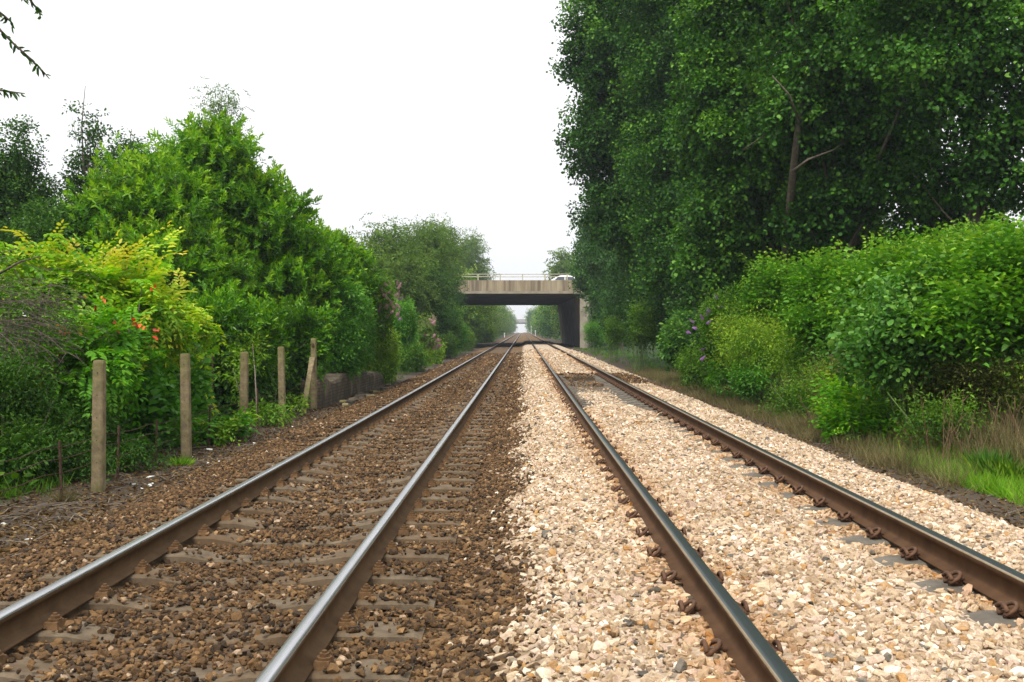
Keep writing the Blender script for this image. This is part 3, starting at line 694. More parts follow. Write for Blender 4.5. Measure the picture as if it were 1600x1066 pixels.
# ================================================================ the white car on the bridge
def car():
    zr = 5.624; t = empty('car', (3.75, 106, zr), 'white car crossing the concrete bridge, seen above its parapet', 'car')
    WH = plain('white_paint', (.80, .80, .80), (.78, .78, .78), 3, .25, spec=.6, bstr=0); m, nt = newmat('car_glass'); princ(nt, (.03, .04, .05), .06, 0, .8); GL = m
    TY = plain('tyre_rubber', (.02, .02, .02), (.03, .03, .03), 10); RM = plain('wheel_alloy', (.5, .5, .5), (.4, .4, .4), 5, .35, .8)
    LT = plain('lamp_lens', (.7, .7, .68), (.6, .6, .6), 5, .15, bstr=0)
    prf = [(-2.1, .35), (-2.12, .62), (-2.02, .78), (-1.75, .86), (-1.05, .95), (1.55, .98), (2.0, .92), (2.12, .70), (2.1, .35)]
    mb = MB(); secs = []
    for yy, k in ((-.86, .96), (-.82, 1.0), (.82, 1.0), (.86, .96)): secs.append([(x * k, yy, z if z < .5 else .35 + (z - .35) * (k ** 1.5)) for x, z in prf])
    mb.loft(secs); mb.build('body', WH, t, bevel=.03)
    mb = MB(); secs = []
    for z, x0, x1, hw in ((.93, -1.15, 1.75, .80), (1.18, -.72, 1.50, .73), (1.36, -.40, 1.15, .64), (1.44, -.12, .80, .56), (1.455, .05, .6, .45)):
        secs.append([(x0, -hw * .92, z), (x0 + .12, -hw, z), (x1 - .12, -hw, z), (x1, -hw * .92, z), (x1, hw * .92, z), (x1 - .12, hw, z), (x0 + .12, hw, z), (x0, hw * .92, z)])
    mb.loft(secs); mb.build('roof', WH, t, bevel=.02)
    for s in (-1, 1):
        for a, b in ((-.72, .28), (.36, 1.28)):
            mb = MB()
            q = [(a, .99), (b, .99), (b - .12 if b > 1 else b, 1.30), (max(a + .36, a) if a < 0 else a, 1.30)]
            y0 = {.99: .802, 1.30: .692}
            mb.loft([[(x, s * (y0[z] + e), z) for x, z in q] for e in (-.02, .012)]); mb.build('window', GL, t)
    mb = MB(); mb.loft([[(-1.08 + e, -.66, .97), (-1.08 + e, .66, .97), (-.50 + e, .56, 1.31), (-.50 + e, -.56, 1.31)] for e in (.0, -.03)]); mb.build('windscreen', GL, t)
    mb = MB(); mb.loft([[(1.69 + e, -.66, .99), (1.69 + e, .66, .99), (1.27 + e, .56, 1.31), (1.27 + e, -.56, 1.31)] for e in (.0, .03)]); mb.build('rear_window', GL, t)
    for x in (-1.32, 1.32):
        for s in (-1, 1):
            mb = MB(); mb.tube([(x, s * .70, .32), (x, s * .88, .32)], .32, 20); w_ = mb.build('wheel', TY, t)
            mb = MB(); mb.tube([(x, s * .87, .32), (x, s * .89, .32)], .2, 14); mb.build('rim', RM, w_)
    for s in (-1, 1):
        mb = MB(); mb.box((-2.03, s * .62, .68), (.14, .32, .12)); mb.build('headlight', LT, t, bevel=.02)
        mb = MB(); mb.box((-.68, s * .93, 1.0), (.12, .16, .11)); mb.build('mirror', WH, t, bevel=.02)
car()

# ================================================================ posts, wire fence, old wall
def cpost(name, y, h, label, rz=0, lean=(0, 0)):
    x = -4.55 + random.uniform(-.02, .02); z = gz(x, y)
    t = MB(); w_ = .125
    secs = []
    for zz, k in ((-.3, 1.04), (h * .5, .98), (h - .03, .93), (h, .80)):
        a = w_ / 2 * k; b = a * .72
        secs.append([(-b, -a, zz), (b, -a, zz), (a, -b, zz), (a, b, zz), (b, a, zz), (-b, a, zz), (-a, b, zz), (-a, -b, zz)])
    t.loft(secs)
    o = t.build(name, POSTM, None, (x, y, z), bevel=.004); o.rotation_euler = (lean[0], lean[1], rz)
    tag(o, label, 'post', 'concrete posts along the left lineside')
    mb = MB()
    for k in range(5): mb.tube([(0, -w_ / 2 - .003, h * .22 + k * .24), (0, -w_ / 2 + .01, h * .22 + k * .24)], .006, 6)
    mb.build('wire_hole', plain('dark_hole', (.02, .018, .012), (.03, .025, .02), 5), o)
    return o
cpost('concrete_post', 11.6, 1.40, 'square mossy concrete post standing nearest and largest by the dark shrubs', 0, (R(.5), R(.9)))
cpost('concrete_post', 14.6, 1.42, 'second concrete post, pale lichen down one edge, beside broad green weeds', 0, (R(-.6), R(-.8)))
cpost('concrete_post', 17.6, 1.38, 'third concrete post, brown and plain, its foot hidden in weeds', 0, (R(.4), R(1.1)))
cpost('concrete_post', 20.6, 1.43, 'fourth concrete post, thin and pale, before the post with the brace', 0, (0, R(-1.0)))
sp_ = cpost('braced_post', 23.7, 1.56, 'tall concrete straining post with a bolted leaning brace beside the brick wall')
mb = MB()
secs = []
for q in np.linspace(0, 1, 7):
    y = -.02 - 1.15 * (1 - q) ** .85 + (.03 if q < .1 else 0); z = -.15 + 1.3 * q; a = .052 + (.01 if q > .9 else 0)
    y -= .06 * (q > .95)
    secs.append([(-a, y - a * .8 - .05, z), (a, y - a * .8 - .05, z), (a, y + a * .8 - .05, z), (-a, y + a * .8 - .05, z)])
mb.loft(secs); mb.build('brace', POSTM, sp_, bevel=.006)
for z in (1.42, 1.10):
    mb = MB(); mb.tube([(-.01, -.09, z), (-.01, .0, z)], .035, 6); mb.build('bolt', RUST, sp_)
def wire_fence():
    t = empty('wire_fence', (-4.66, 8, gz(-4.66, 8)), 'sagging rusty wire fence on thin iron stakes before the left shrubs', 'fence'); b = Vector((-4.66, 8, gz(-4.66, 8)))
    for i, (x, y, h) in enumerate(((-4.66, 9.55, .62), (-4.66, 10.95, .60), (-4.66, 12.45, .62), (-4.66, 13.75, .60), (-4.66, 16.1, .62), (-4.66, 19.1, .7), (-5.75, 12.9, 1.25), (-5.5, 15.6, 1.2), (-5.5, 19.2, 1.3), (-5.3, 21.9, 1.3))):
        z = gz(x, y); mb = MB(); p = Vector((x, y, z - .1)) - b
        mb.tube([p, p + Vector((random.uniform(-.03, .03), random.uniform(-.03, .03), h + .1))], .016, 4); mb.build('stake', IRON, t)
    for z in (.14, .30, .44, .56):
        mb = MB(); pts = []
        for y in np.arange(8, 23.8, .5): pts.append(Vector((-4.66 + .01 * math.sin(y * 4), y, gz(-4.66, y) + z - .03 * abs(math.sin(y * 2.1)))) - b)
        mb.tube(pts, .005, 4); mb.build('wire', IRON, t)
    for z in (.75, 1.05):
        mb = MB(); pts = [Vector((-5.6 + .02 * math.sin(y * 3), y, gz(-5.6, y) + z - .05 * abs(math.sin(y)))) - b for y in np.arange(11, 22, .6)]
        mb.tube(pts, .004, 4); mb.build('wire', IRON, t)
wire_fence()
def old_wall():
    m, nt = newmat('old_brick'); tcn = N(nt, 'ShaderNodeTexCoord'); s = N(nt, 'ShaderNodeSeparateXYZ'); nt.links.new(tcn.outputs['Object'], s.inputs[0])
    cb = N(nt, 'ShaderNodeCombineXYZ'); nt.links.new(mth(nt, 'ADD', s.outputs['Y'], s.outputs['X']), cb.inputs[0]); nt.links.new(s.outputs['Z'], cb.inputs[1])
    bt = N(nt, 'ShaderNodeTexBrick', i_Scale=1.0); nt.links.new(cb.outputs[0], bt.inputs['Vector'])
    bt.inputs['Brick Width'].default_value = .225; bt.inputs['Row Height'].default_value = .075; bt.inputs['Mortar Size'].default_value = .008
    bt.inputs['Color1'].default_value = (.095, .07, .048, 1); bt.inputs['Color2'].default_value = (.14, .105, .07, 1); bt.inputs['Mortar'].default_value = (.05, .045, .035, 1)
    n1 = noise(nt, tcn.outputs['Object'], 3, 6, .7); c = mixc(nt, mrange(nt, n1, .42, .62), bt.outputs['Color'], (.055, .05, .035)); c = mixc(nt, mrange(nt, noise(nt, tcn.outputs['Object'], 1.1, 5), .55, .7, 0, .6), c, (.27, .21, .14))
    princ(nt, c, .92, 0, .2, bump(nt, mth(nt, 'ADD', bt.outputs['Fac'], mth(nt, 'MULTIPLY', n1, -1.2)), .8, .02))
    y0, y1 = 23.95, 35.0; z0 = gz(-4.5, y0)
    mb = MB(); secs = []
    for y in np.arange(y0, y1, .17):
        h = .58 + .05 * math.sin(y * 2.1) + random.uniform(-.02, .02) - .22 * sstep(30, 35, y) + (.06 if 24 < y < 25 else 0)
        f = -4.47 + random.uniform(-.004, .004)
        g0 = gz(-4.5, y) - z0
        secs.append([(f + 4.5, y - y0, g0 - .2), (f + 4.5 + .0, y - y0, g0 + h * .55), (f + 4.5 - .02, y - y0, g0 + h - .06), (f + 4.44, y - y0, g0 + h), (-.40, y - y0, g0 + h + .03), (-.40, y - y0, g0 - .2)])
    mb.loft(secs); t = mb.build('brick_wall', m, None, (-4.5, y0, z0)); tag(t, 'low crumbling brick retaining wall under the bushes past the braced post', 'wall')
    # loose coping and fallen bricks at its foot, each a thing
    proto = None
    for k in range(16):
        y = 24.3 + k * .62 + random.uniform(-.2, .2); x = -4.12 + random.uniform(-.18, .16)
        mb = MB(); d = (random.uniform(.14, .34), random.uniform(.12, .3), random.uniform(.06, .11)); mb.box((0, 0, d[2] / 2), d, random.uniform(0, 3), top=.85, jit=.018)
        o = mb.build('rubble_stone', m if k % 3 else POSTM, None, (x, y, gz(x, y) - .01), bevel=.008); o.rotation_euler = (random.uniform(-.2, .2), random.uniform(-.2, .2), 0)
        tag(o, 'broken brick or stone lump lying at the foot of the low brick wall', 'rubble', 'rubble along the foot of the brick wall')
old_wall()
# cable trough lids half lost in the grass on the right
for k, (x, y) in enumerate(((4.98, 12.9), (4.97, 13.75), (4.99, 14.6), (5.0, 15.5), (5.2, 31.0), (5.22, 31.9))):
    mb = MB(); mb.box((0, 0, 0), (.42, .80, .06), jit=.008); o = mb.build('trough_lid', concrete('lid_concrete', (.11, .10, .085), (.055, .05, .04), None, 4) if k == 0 else bpy.data.materials['lid_concrete'], None, (x, y, gz(x, y) + .03), bevel=.006)
    o.rotation_euler = (random.uniform(-.03, .03), random.uniform(-.05, .05), random.uniform(-.05, .05))
    tag(o, 'flat grey concrete cable trough lid half sunk in grass beside pink ballast', 'lid', 'concrete trough lids along the right lineside')
mb = MB(); mb.box((0, 0, 0), (.62, .5, .10), jit=.01); 
for k in range(6): mb.box((-.25 + k * .1, 0, .062), (.05, .46, .03))
o = mb.build('track_box', plain('oily_wood', (.05, .035, .02), (.09, .06, .03), 8), None, (1.72, 31.0, gz(1.72, 31) + .05)); tag(o, 'dark flat slatted box lying in the bare brown gap between the right rails', 'track box')
# lineside posts far beyond the bridge
for x, y, h, lab in ((2.5, 330, 2.6, 'slim white post standing far off beside the hazy right trees'), (3.0, 260, 1.3, 'short pale post at the foot of the far right bushes'), (-4.3, 255, 1.1, 'short pale post at the foot of the far left bushes')):
    z = gz(x, y); mb = MB(); mb.tube([(0, 0, -.1), (0, 0, h)], .09, 8); mb.box((0, -.05, h - .12), (.28, .10, .24)); o = mb.build('lineside_post', plain('white_post_paint', (.7, .7, .66), (.55, .55, .5), 3), None, (x, y, z)); tag(o, lab, 'post')

# ================================================================ RIGHT SIDE: poplars
PKW = dict(kind='twig', leaf=.10, width=.95, shape='oval', trunk=.24, bark=BARK, up_b=.15, rand=.6, amp=.26, depth=.38, fr=3.4, clus=16, crad=.36)
def poplar(label, base, lobes, n, seed, mat='poplar', size=.55, **kw):
    k = dict(PKW); k.update(kw)
    return plant('poplar_tree', label, 'tree', base, lobes, G[mat], n, k.pop('kind'), size, k.pop('leaf'), k.pop('width'), k.pop('shape'), seed, group='tall poplars on the right bank', **k)
poplar('tall dark poplar whose crown edge stands against the white sky beside the bridge', (7.4, 47),
       [Lb(968, 80, 46, 104, 120), Lb(966, 235, 46, 92, 120), Lb(990, 360, 46, 84, 95), Lb(975, -80, 46, 108, 120), Lb(1030, 180, 47, 80, 170)], 13000, 21, leaf=.115, top=(7, 47, 20), nb=26)
poplar('dark poplar second in from the sky, its crown merging into the first', (8.6, 39),
       [Lb(1070, 60, 40, 95, 150), Lb(1060, 260, 40, 80, 120), Lb(1075, 400, 40, 90, 90), Lb(1060, -90, 40, 100, 120)], 9000, 22, top=(8, 39, 18), nb=26)
poplar('bright leaved poplar with drooping clumps in the middle of the tall trees', (8.1, 31),
       [Lb(1150, 60, 30, 90, 90), Lb(1120, 160, 30, 80, 90), Lb(1190, 190, 29, 95, 80), Lb(1160, 290, 30, 95, 85), Lb(1130, 400, 31, 90, 80), Lb(1200, -50, 30, 120, 100), Lb(1230, 350, 31, 80, 70)], 8000, 23, mat='poplar', hi=.5, top=(8, 31, 14), nb=40, size=.42)
poplar('poplar with a thick leaning limb and open shadowed middle', (8.0, 28),
       [Lb(1300, 70, 27, 110, 95), Lb(1355, 160, 27, 95, 80), Lb(1260, 170, 27, 80, 80), Lb(1340, 250, 27.5, 100, 70), Lb(1290, 330, 28, 85, 60), Lb(1310, -40, 27, 150, 80)], 7600, 24, hi=.45, top=(7.2, 27.5, 11.5), nb=40, size=.42)
def front_limbs():
    t = [o for o in bpy.data.objects if o.name.startswith('poplar_tree')][-1]; b = np.array(t.location); mb = MB()
    for q, r0 in (([(1224, 440, 29.4), (1230, 350, 28.4), (1238, 270, 26.8), (1246, 190, 26.4), (1256, 110, 26.3), (1262, 20, 26.6), (1258, -60, 26.8)], .12), ([(1238, 268, 26.5), (1262, 250, 26.1), (1300, 236, 26.3), (1340, 205, 26.6)], .04), ([(1246, 190, 25.8), (1232, 150, 25.5), (1205, 120, 25.4)], .035), ([(1370, 250, 26), (1392, 200, 25.6), (1412, 150, 25.5), (1440, 80, 25.6)], .05), ([(1430, 175, 25.6), (1450, 140, 25.4), (1470, 80, 25.4)], .04), ([(1160, 235, 28), (1190, 215, 27.5), (1200, 200, 27.5)], .02)):
        mb.tube([at(*p) - b for p in q], [r0 * (1 - .7 * i / (len(q) - 1)) for i in range(len(q))], 7)
    mb.build('limb', BARK, t, smooth=True)
front_limbs()
poplar('airy poplar on the far right with white sky showing through its crown', (10.2, 25),
       [Lb(1450, 50, 24, 130, 100), Lb(1560, 90, 24, 115, 110), Lb(1470, 160, 24.5, 110, 85), Lb(1575, 210, 24, 105, 85), Lb(1530, 275, 25, 100, 55), Lb(1440, 275, 26, 80, 55), Lb(1480, 335, 27, 110, 34), Lb(1580, 325, 27, 80, 26), Lb(1520, -60, 24, 160, 90), Lb(1650, 140, 24, 110, 190)], 4300, 25, hi=.3, top=(10, 25, 10.5), nb=40, size=.42, depth=.55, trunk=.12)
poplar('dense poplar behind the airy one, closing the wall of trees', (12.5, 34),
       [Lb(1390, 40, 34, 90, 100), Lb(1340, 130, 34, 90, 110), Lb(1480, -10, 34, 120, 80)], 1800, 26, top=(12.5, 34, 14), nb=20, size=.5)
# shadowy understorey
def ivy(label, base, lobes, n, seed, mat='ivy', **kw):
    k = dict(up_b=0, rand=.6, amp=.28, depth=.4, fr=3.5, clus=8, crad=.4); k.update(kw)
    return plant('ivy_thicket', label, 'thicket', base, lobes, G[mat], n, 'twig', .42, .095, .85, 'oval', seed, group='dark growth at the foot of the poplars', stems=8, **k)
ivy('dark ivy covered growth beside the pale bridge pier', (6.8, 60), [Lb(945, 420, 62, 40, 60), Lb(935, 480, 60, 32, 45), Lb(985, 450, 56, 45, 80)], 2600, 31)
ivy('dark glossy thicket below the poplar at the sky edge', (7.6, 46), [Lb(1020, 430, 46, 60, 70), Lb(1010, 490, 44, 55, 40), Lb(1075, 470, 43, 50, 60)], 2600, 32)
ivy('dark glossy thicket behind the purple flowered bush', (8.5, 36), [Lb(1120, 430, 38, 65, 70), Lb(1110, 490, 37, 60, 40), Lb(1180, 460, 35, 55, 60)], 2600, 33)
ivy('dark leaved bush put in for the trunk shadow beneath the leaning poplar limb', (9.5, 31), [Lb(1240, 400, 33, 70, 50), Lb(1340, 390, 31, 80, 40), Lb(1300, 350, 34, 90, 50), Lb(1420, 385, 29, 90, 32)], 2300, 34, mat='darkleaf')  # dark leaves added to stand for the shade around the trunks
# bridge side: pale trees above and around the deck on the right
FKW = dict(up_b=.1, rand=.6, amp=.22, depth=.4, fr=3.2, top=None)
plant('small_tree', 'pale green tree rising behind the parapet by the white car', 'tree', (6.2, 152), [Lb(885, 418, 150, 26, 26), Lb(893, 470, 150, 26, 40), Lb(868, 432, 156, 12, 16)], G['birch'], 1300, 'strand', .9, .26, .7, 'diamond', 41, trunk=.2, nb=8, **FKW)
plant('small_tree', 'dark green tree crown leaning over the parapet end on the right', 'tree', (8.2, 92), [Lb(928, 400, 90, 34, 55), Lb(915, 440, 92, 22, 22), Lb(940, 350, 86, 36, 50), Lb(948, 460, 88, 30, 50)], G['poplar'], 2600, 'twig', .6, .17, .85, 'diamond', 42, trunk=.22, nb=8, **FKW)

# knotweed bank
def knot(label, base, lobes, n, seed, mat='knot', leaf=.105, size=.60, name='knotweed_bush', cat='bush', **kw):
    k = dict(up_b=.75, rand=.5, amp=.40, depth=.38, fr=4.6, hi=.35, clus=5, crad=.24, kind='stem', width=.62, shape='heart', stems=10, bark=STEMG); k.update(kw)
    return plant(name, label, cat, base, lobes, G[mat], n, k.pop('kind'), size, leaf, k.pop('width'), k.pop('shape'), seed, group='leafy bushes on the right bank', **k)
knot('broad leaved green bush farthest along the right bank, under the black shade', (6.6, 25), [Lb(1215, 465, 25, 60, 50), Lb(1190, 510, 25, 50, 40)], 1300, 51)
knot('tall rounded broad leaved bush between the shade and the blue green sapling', (7.4, 21), [Lb(1300, 455, 21, 75, 55), Lb(1290, 510, 20.5, 70, 45)], 1500, 52)
knot('big bright broad leaved bush behind the blue green sapling', (7.4, 17.6), [Lb(1400, 448, 18, 90, 58), Lb(1390, 500, 17.6, 90, 50)], 2300, 53)
knot('tallest broad leaved bush at the right edge above the reddish stems', (7.6, 14.6), [Lb(1510, 448, 15.5, 100, 62), Lb(1590, 438, 14.5, 95, 66), Lb(1560, 500, 14.3, 120, 50)], 3000, 54)
knot('bushy green crest at the right edge, behind the tallest broad leaved bush', (11.2, 21), [Lb(1500, 395, 21, 95, 30), Lb(1590, 385, 20, 80, 32)], 900, 55, mat='knot')
knot('blue green poplar sapling with upright stems in front of the broad leaved bushes', (5.6, 15.2), [Lb(1385, 470, 15.3, 30, 42), Lb(1420, 510, 15, 46, 52), Lb(1370, 535, 15, 40, 44), Lb(1410, 560, 15, 46, 36), Lb(1440, 455, 15.3, 18, 40)], 460, 56, mat='sapling', leaf=.075, size=.42, name='poplar_sapling', cat='sapling', kind='twig', width=.95, shape='oval', up_b=.9)
knot('low mound of bright pointed leaves beside the pink ballast', (4.95, 15.7), [Lb(1345, 655, 15.7, 58, 38), Lb(1325, 620, 16.2, 40, 26), Lb(1395, 668, 15.5, 36, 26), Lb(1300, 665, 15.8, 24, 22)], 640, 57, mat='frond', leaf=.10, size=.30, name='leafy_weed', cat='plant', kind='stem', width=.42, shape='oval', low=.0)
knot('feathery green bush spangled yellow, right of the purple flowered bush', (6.2, 22.5), [Lb(1190, 545, 23, 62, 40), Lb(1150, 530, 24, 50, 40), Lb(1240, 560, 21.5, 44, 30)], 1300, 58, mat='bushyel', leaf=.06, size=.34, kind='twig', width=.5, shape='diamond', name='bush', up_b=.6)
knot('low bright bush in front of the dry grass strip on the right', (5.9, 23), [Lb(1170, 595, 22.5, 34, 22), Lb(1120, 585, 25, 26, 20)], 340, 59, mat='knotdeep', leaf=.06, size=.26, kind='twig', width=.6, shape='diamond', name='bush')
bud = knot('arching bush tipped with purple flower spikes on the right', (6.0, 25.5), [Lb(1125, 520, 25.5, 45, 50), Lb(1095, 560, 26, 40, 34), Lb(1150, 490, 26, 30, 35)], 1200, 60, mat='bushmid', leaf=.10, size=.42, kind='twig', width=.3, shape='diamond', name='butterfly_bush')
knot('grey green young tree with lobed leaves at the foot of the ivy', (5.9, 33), [Lb(1050, 535, 33, 30, 26), Lb(1010, 540, 34, 34, 24), Lb(1075, 510, 34, 22, 22)], 650, 61, mat='sapling', leaf=.10, size=.34, kind='twig', width=.9, shape='oval', name='young_tree', cat='tree')
knot('mid green bush between the grey green young tree and the butterfly bush', (5.8, 29.5), [Lb(1080, 575, 29, 30, 26), Lb(1040, 565, 31, 26, 20)], 520, 62, mat='bushmid', leaf=.07, size=.3, kind='twig', width=.5, shape='diamond', name='bush')
for k, (px, py, Y, rx, ry, m_, lab) in enumerate(((985, 505, 43, 34, 30, 'bushmid', 'pinkish brown tinged bush below the dark glossy thicket'), (950, 515, 55, 26, 22, 'bushmid', 'rounded bush just this side of the pale bridge pier'), (925, 520, 75, 18, 16, 'knotdeep', 'small dark bush hiding the foot of the bridge pier'),
        (1290, 585, 19.5, 34, 24, 'bushmid', 'grey tinged low shrub behind the bright leafy mound'), (1480, 590, 15.3, 30, 22, 'birch', 'pale feathery low shrub among the reddish stems'), (1240, 620, 19.5, 20, 15, 'bushmid', 'small dull shrub left of the bright leafy mound'), (1600, 590, 14.2, 34, 30, 'bushyel', 'yellow green low shrub at the right edge above the bright grass'))):
    c = at(px, py, Y)
    knot(lab, (c[0] + .2, Y), [Lb(px, py, Y, rx, ry), Lb(px + rx * .6, py + ry * .4, Y, rx * .7, ry * .7)], 520 if Y > 20 else 260, 70 + k, mat=m_, leaf=.055 if Y < 30 else .09, size=.3 if Y < 30 else .45, kind='twig', width=.45, shape='diamond', name='shrub', cat='shrub')
knot('brownish green scrubby tangle under the blue green sapling', (6.2, 15.6), [Lb(1410, 605, 15.8, 66, 22), Lb(1330, 585, 17.4, 56, 20), Lb(1450, 600, 15.4, 50, 22)], 520, 66, mat='olive', leaf=.05, size=.26, kind='twig', width=.4, shape='diamond', name='scrub', cat='scrub', low=0)
knot('wide scrubby weeds behind the reddish stems at the right edge', (6.9, 14.0), [Lb(1520, 600, 14.6, 80, 24), Lb(1600, 600, 14, 60, 28)], 520, 67, mat='olive', leaf=.05, size=.26, kind='twig', width=.4, shape='diamond', name='scrub', cat='scrub', low=0)
def spike_flowers(parent, pts, mat, L, seed, petal=.03):
    r = np.random.default_rng(seed); b = np.array(parent.location)
    V, Fs, rn = clumps(np.zeros((1, 3)), np.array([[0, 0, 1.]]), 'spike', np.array([1.0]), petal / L, .9, 'diamond', np.array([.45]), r)
    me = np_mesh('flower_spike', V, Fs, {'rnd': rn}); me.materials.append(mat)
    for p in pts:
        o = bpy.data.objects.new('flower_spike', me); COL.objects.link(o); o.parent = parent; o.location = np.array(p) - b
        o.scale = (L,) * 3; a = r.uniform(.3, 1.5); o.rotation_euler = (a * math.cos(r.uniform(0, 6)), a * math.sin(r.uniform(0, 6)), r.uniform(0, 6))
spike_flowers(bud, [at(x, y, 25.0) for x, y in ((1120, 468), (1121, 480), (1102, 493), (1110, 489), (1085, 504), (1104, 507), (1087, 514), (1073, 519), (1097, 500), (1114, 536), (1094, 548), (1095, 563))], G['purple'], .15, 5, .025)

# ---------------------------------------------------------------- LEFT SIDE
def lef(name, cat, label, base, lobes, n, seed, mat, kind, size, leaf, width, shape, group='bushes and trees along the left side', **kw):
    k = dict(up_b=.3, rand=.5, amp=.18, depth=.35, fr=3.4); k.update(kw)
    return plant(name, label, cat, base, lobes, G[mat], n, kind, size, leaf, width, shape, seed, group=group, **k)
lef('laurel_tree', 'tree', 'huge glossy cherry laurel with a pointed top behind the concrete posts', (-8.2, 26.5),
    [Lb(325, 270, 27, 62, 70), Lb(322, 226, 27, 34, 44), Lb(340, 240, 27, 60, 44), Lb(240, 340, 25.5, 100, 85), Lb(398, 362, 27.5, 94, 86), Lb(462, 432, 28, 70, 84), Lb(250, 430, 25, 130, 90), Lb(400, 470, 27, 110, 80), Lb(165, 330, 25, 45, 60), Lb(280, 275, 26.5, 60, 50), Lb(200, 265, 26, 30, 40)],
    9000, 101, 'laurel', 'whorl', .30, .145, .43, 'oval', trunk=.18, nb=30, hi=.5, up_b=.6, rand=.5, depth=.3, amp=.22, clus=8, crad=.36, top=(-8, 26.5, 6.0), fr=4.0)
lef('laurel_tree', 'tree', 'narrower darker laurel just right of and behind the huge laurel', (-7.2, 33),
    [Lb(514, 428, 32, 42, 62), Lb(525, 470, 32, 42, 60), Lb(545, 440, 33, 28, 50)], 2700, 102, 'laurel', 'whorl', .30, .145, .43, 'oval', trunk=.12, nb=12, hi=.3, up_b=.75, depth=.3, clus=8, crad=.36)
lef('alder_tree', 'tree', 'dark alder crown filling the top left under the hanging sprays', (-14.2, 30),
    [Lb(18, 165, 30, 10, 22), Lb(20, 205, 30, 26, 28), Lb(28, 250, 30, 42, 30), Lb(35, 300, 30, 50, 36), Lb(60, 340, 30, 40, 34), Lb(-30, 300, 30, 60, 90), Lb(10, 375, 29, 110, 30)], 2600, 103, 'darkleaf', 'twig', .38, .085, .7, 'oval', trunk=.14, nb=50, depth=.7, top=(-14.3, 30, 6.4), amp=.3, clus=6, crad=.3)
lef('young_alder', 'tree', 'thin airy young alder with a bare leader, standing alone against the sky', (-12.2, 31),
    [Lb(131, 140, 31, 8, 18), Lb(133, 175, 31, 18, 22), Lb(137, 210, 31, 28, 22), Lb(133, 245, 31, 30, 20), Lb(122, 290, 31, 34, 26), Lb(115, 325, 31, 34, 24)], 260, 104, 'darkleaf', 'twig', .34, .085, .7, 'oval', trunk=.06, nb=70, depth=.9, top=(-12.5, 31, 8.45), amp=.3, clear=False, clus=5, crad=.22)
lef('young_alder', 'tree', 'short wispy young alder peeping over the left shoulder of the huge laurel', (-11.6, 33),
    [Lb(197, 205, 33, 10, 12), Lb(200, 235, 33, 26, 22), Lb(178, 262, 33, 24, 22), Lb(225, 255, 33, 20, 22)], 300, 105, 'darkleaf', 'twig', .45, .09, .55, 'diamond', trunk=.06, nb=30, depth=.9, top=(-11.9, 33, 7.6), amp=.3)
lef('silver_birch', 'tree', 'pale sparse birch top rising behind the point of the huge laurel', (-10.4, 38),
    [Lb(345, 145, 38, 8, 16), Lb(345, 170, 38, 16, 20), Lb(352, 205, 38, 26, 22), Lb(365, 245, 38, 26, 30)], 380, 106, 'birch', 'strand', .4, .08, .55, 'diamond', trunk=.07, nb=30, depth=.9, top=(-10.5, 38, 9.9), amp=.3, droop=.5)
lef('dark_bush', 'bush', 'dark round bush in the gap between the alder and the huge laurel', (-11, 25), [Lb(100, 385, 25, 60, 38), Lb(150, 350, 25.5, 45, 48), Lb(80, 350, 27, 50, 30)], 1500, 107, 'darkleaf', 'twig', .4, .09, .6, 'oval')
# yellow green fern leaved shrubs with a few red leaves
EX = None; EX_ = [('red_leaf', G['red'], 6, 'twig', .11, .06, .6, 'oval', dict(up_b=0, rand=.8, depth=.15, clus=1))]
lef('angelica_shrub', 'shrub', 'yellow green shrub of layered feathery sprays with scarlet leaves, behind the nearest posts', (-5.9, 15.4),
    [Lb(150, 455, 15.5, 100, 58), Lb(240, 490, 15.8, 105, 66), Lb(60, 455, 15.2, 100, 56), Lb(310, 520, 16.2, 80, 62), Lb(340, 520, 17.5, 75, 66), Lb(238, 405, 15.8, 18, 20), Lb(150, 425, 15.2, 22, 14), Lb(70, 405, 15.2, 50, 30), Lb(5, 405, 14.6, 60, 40)],
    1300, 111, 'lime', 'frond', .66, .115, .48, 'oval', hi=.5, up_b=-.02, rand=.2, amp=.28, depth=.5, clus=3, crad=.3, stems=26, extra=EX, topb=.3)
lef('angelica_shrub', 'shrub', 'brighter green lower sprays spilling down behind the largest concrete post', (-5.45, 13.6),
    [Lb(130, 575, 13.6, 100, 60), Lb(220, 600, 14, 76, 54), Lb(190, 535, 14, 110, 44), Lb(285, 550, 15, 70, 50)],
    760, 112, 'frond', 'frond', .55, .11, .5, 'oval', hi=.45, up_b=-.15, rand=.18, amp=.22, depth=.45, clus=3, crad=.25, stems=16, extra=EX)
lef('twiggy_shrub', 'shrub', 'grey brown tangle of bare twigs at the left edge of the picture', (-6.4, 13),
    [Lb(20, 470, 13, 70, 50), Lb(60, 520, 13, 60, 40)], 150, 113, 'bushmid', 'twig', .28, .06, .4, 'diamond', stems=12, amp=.3, depth=.7)
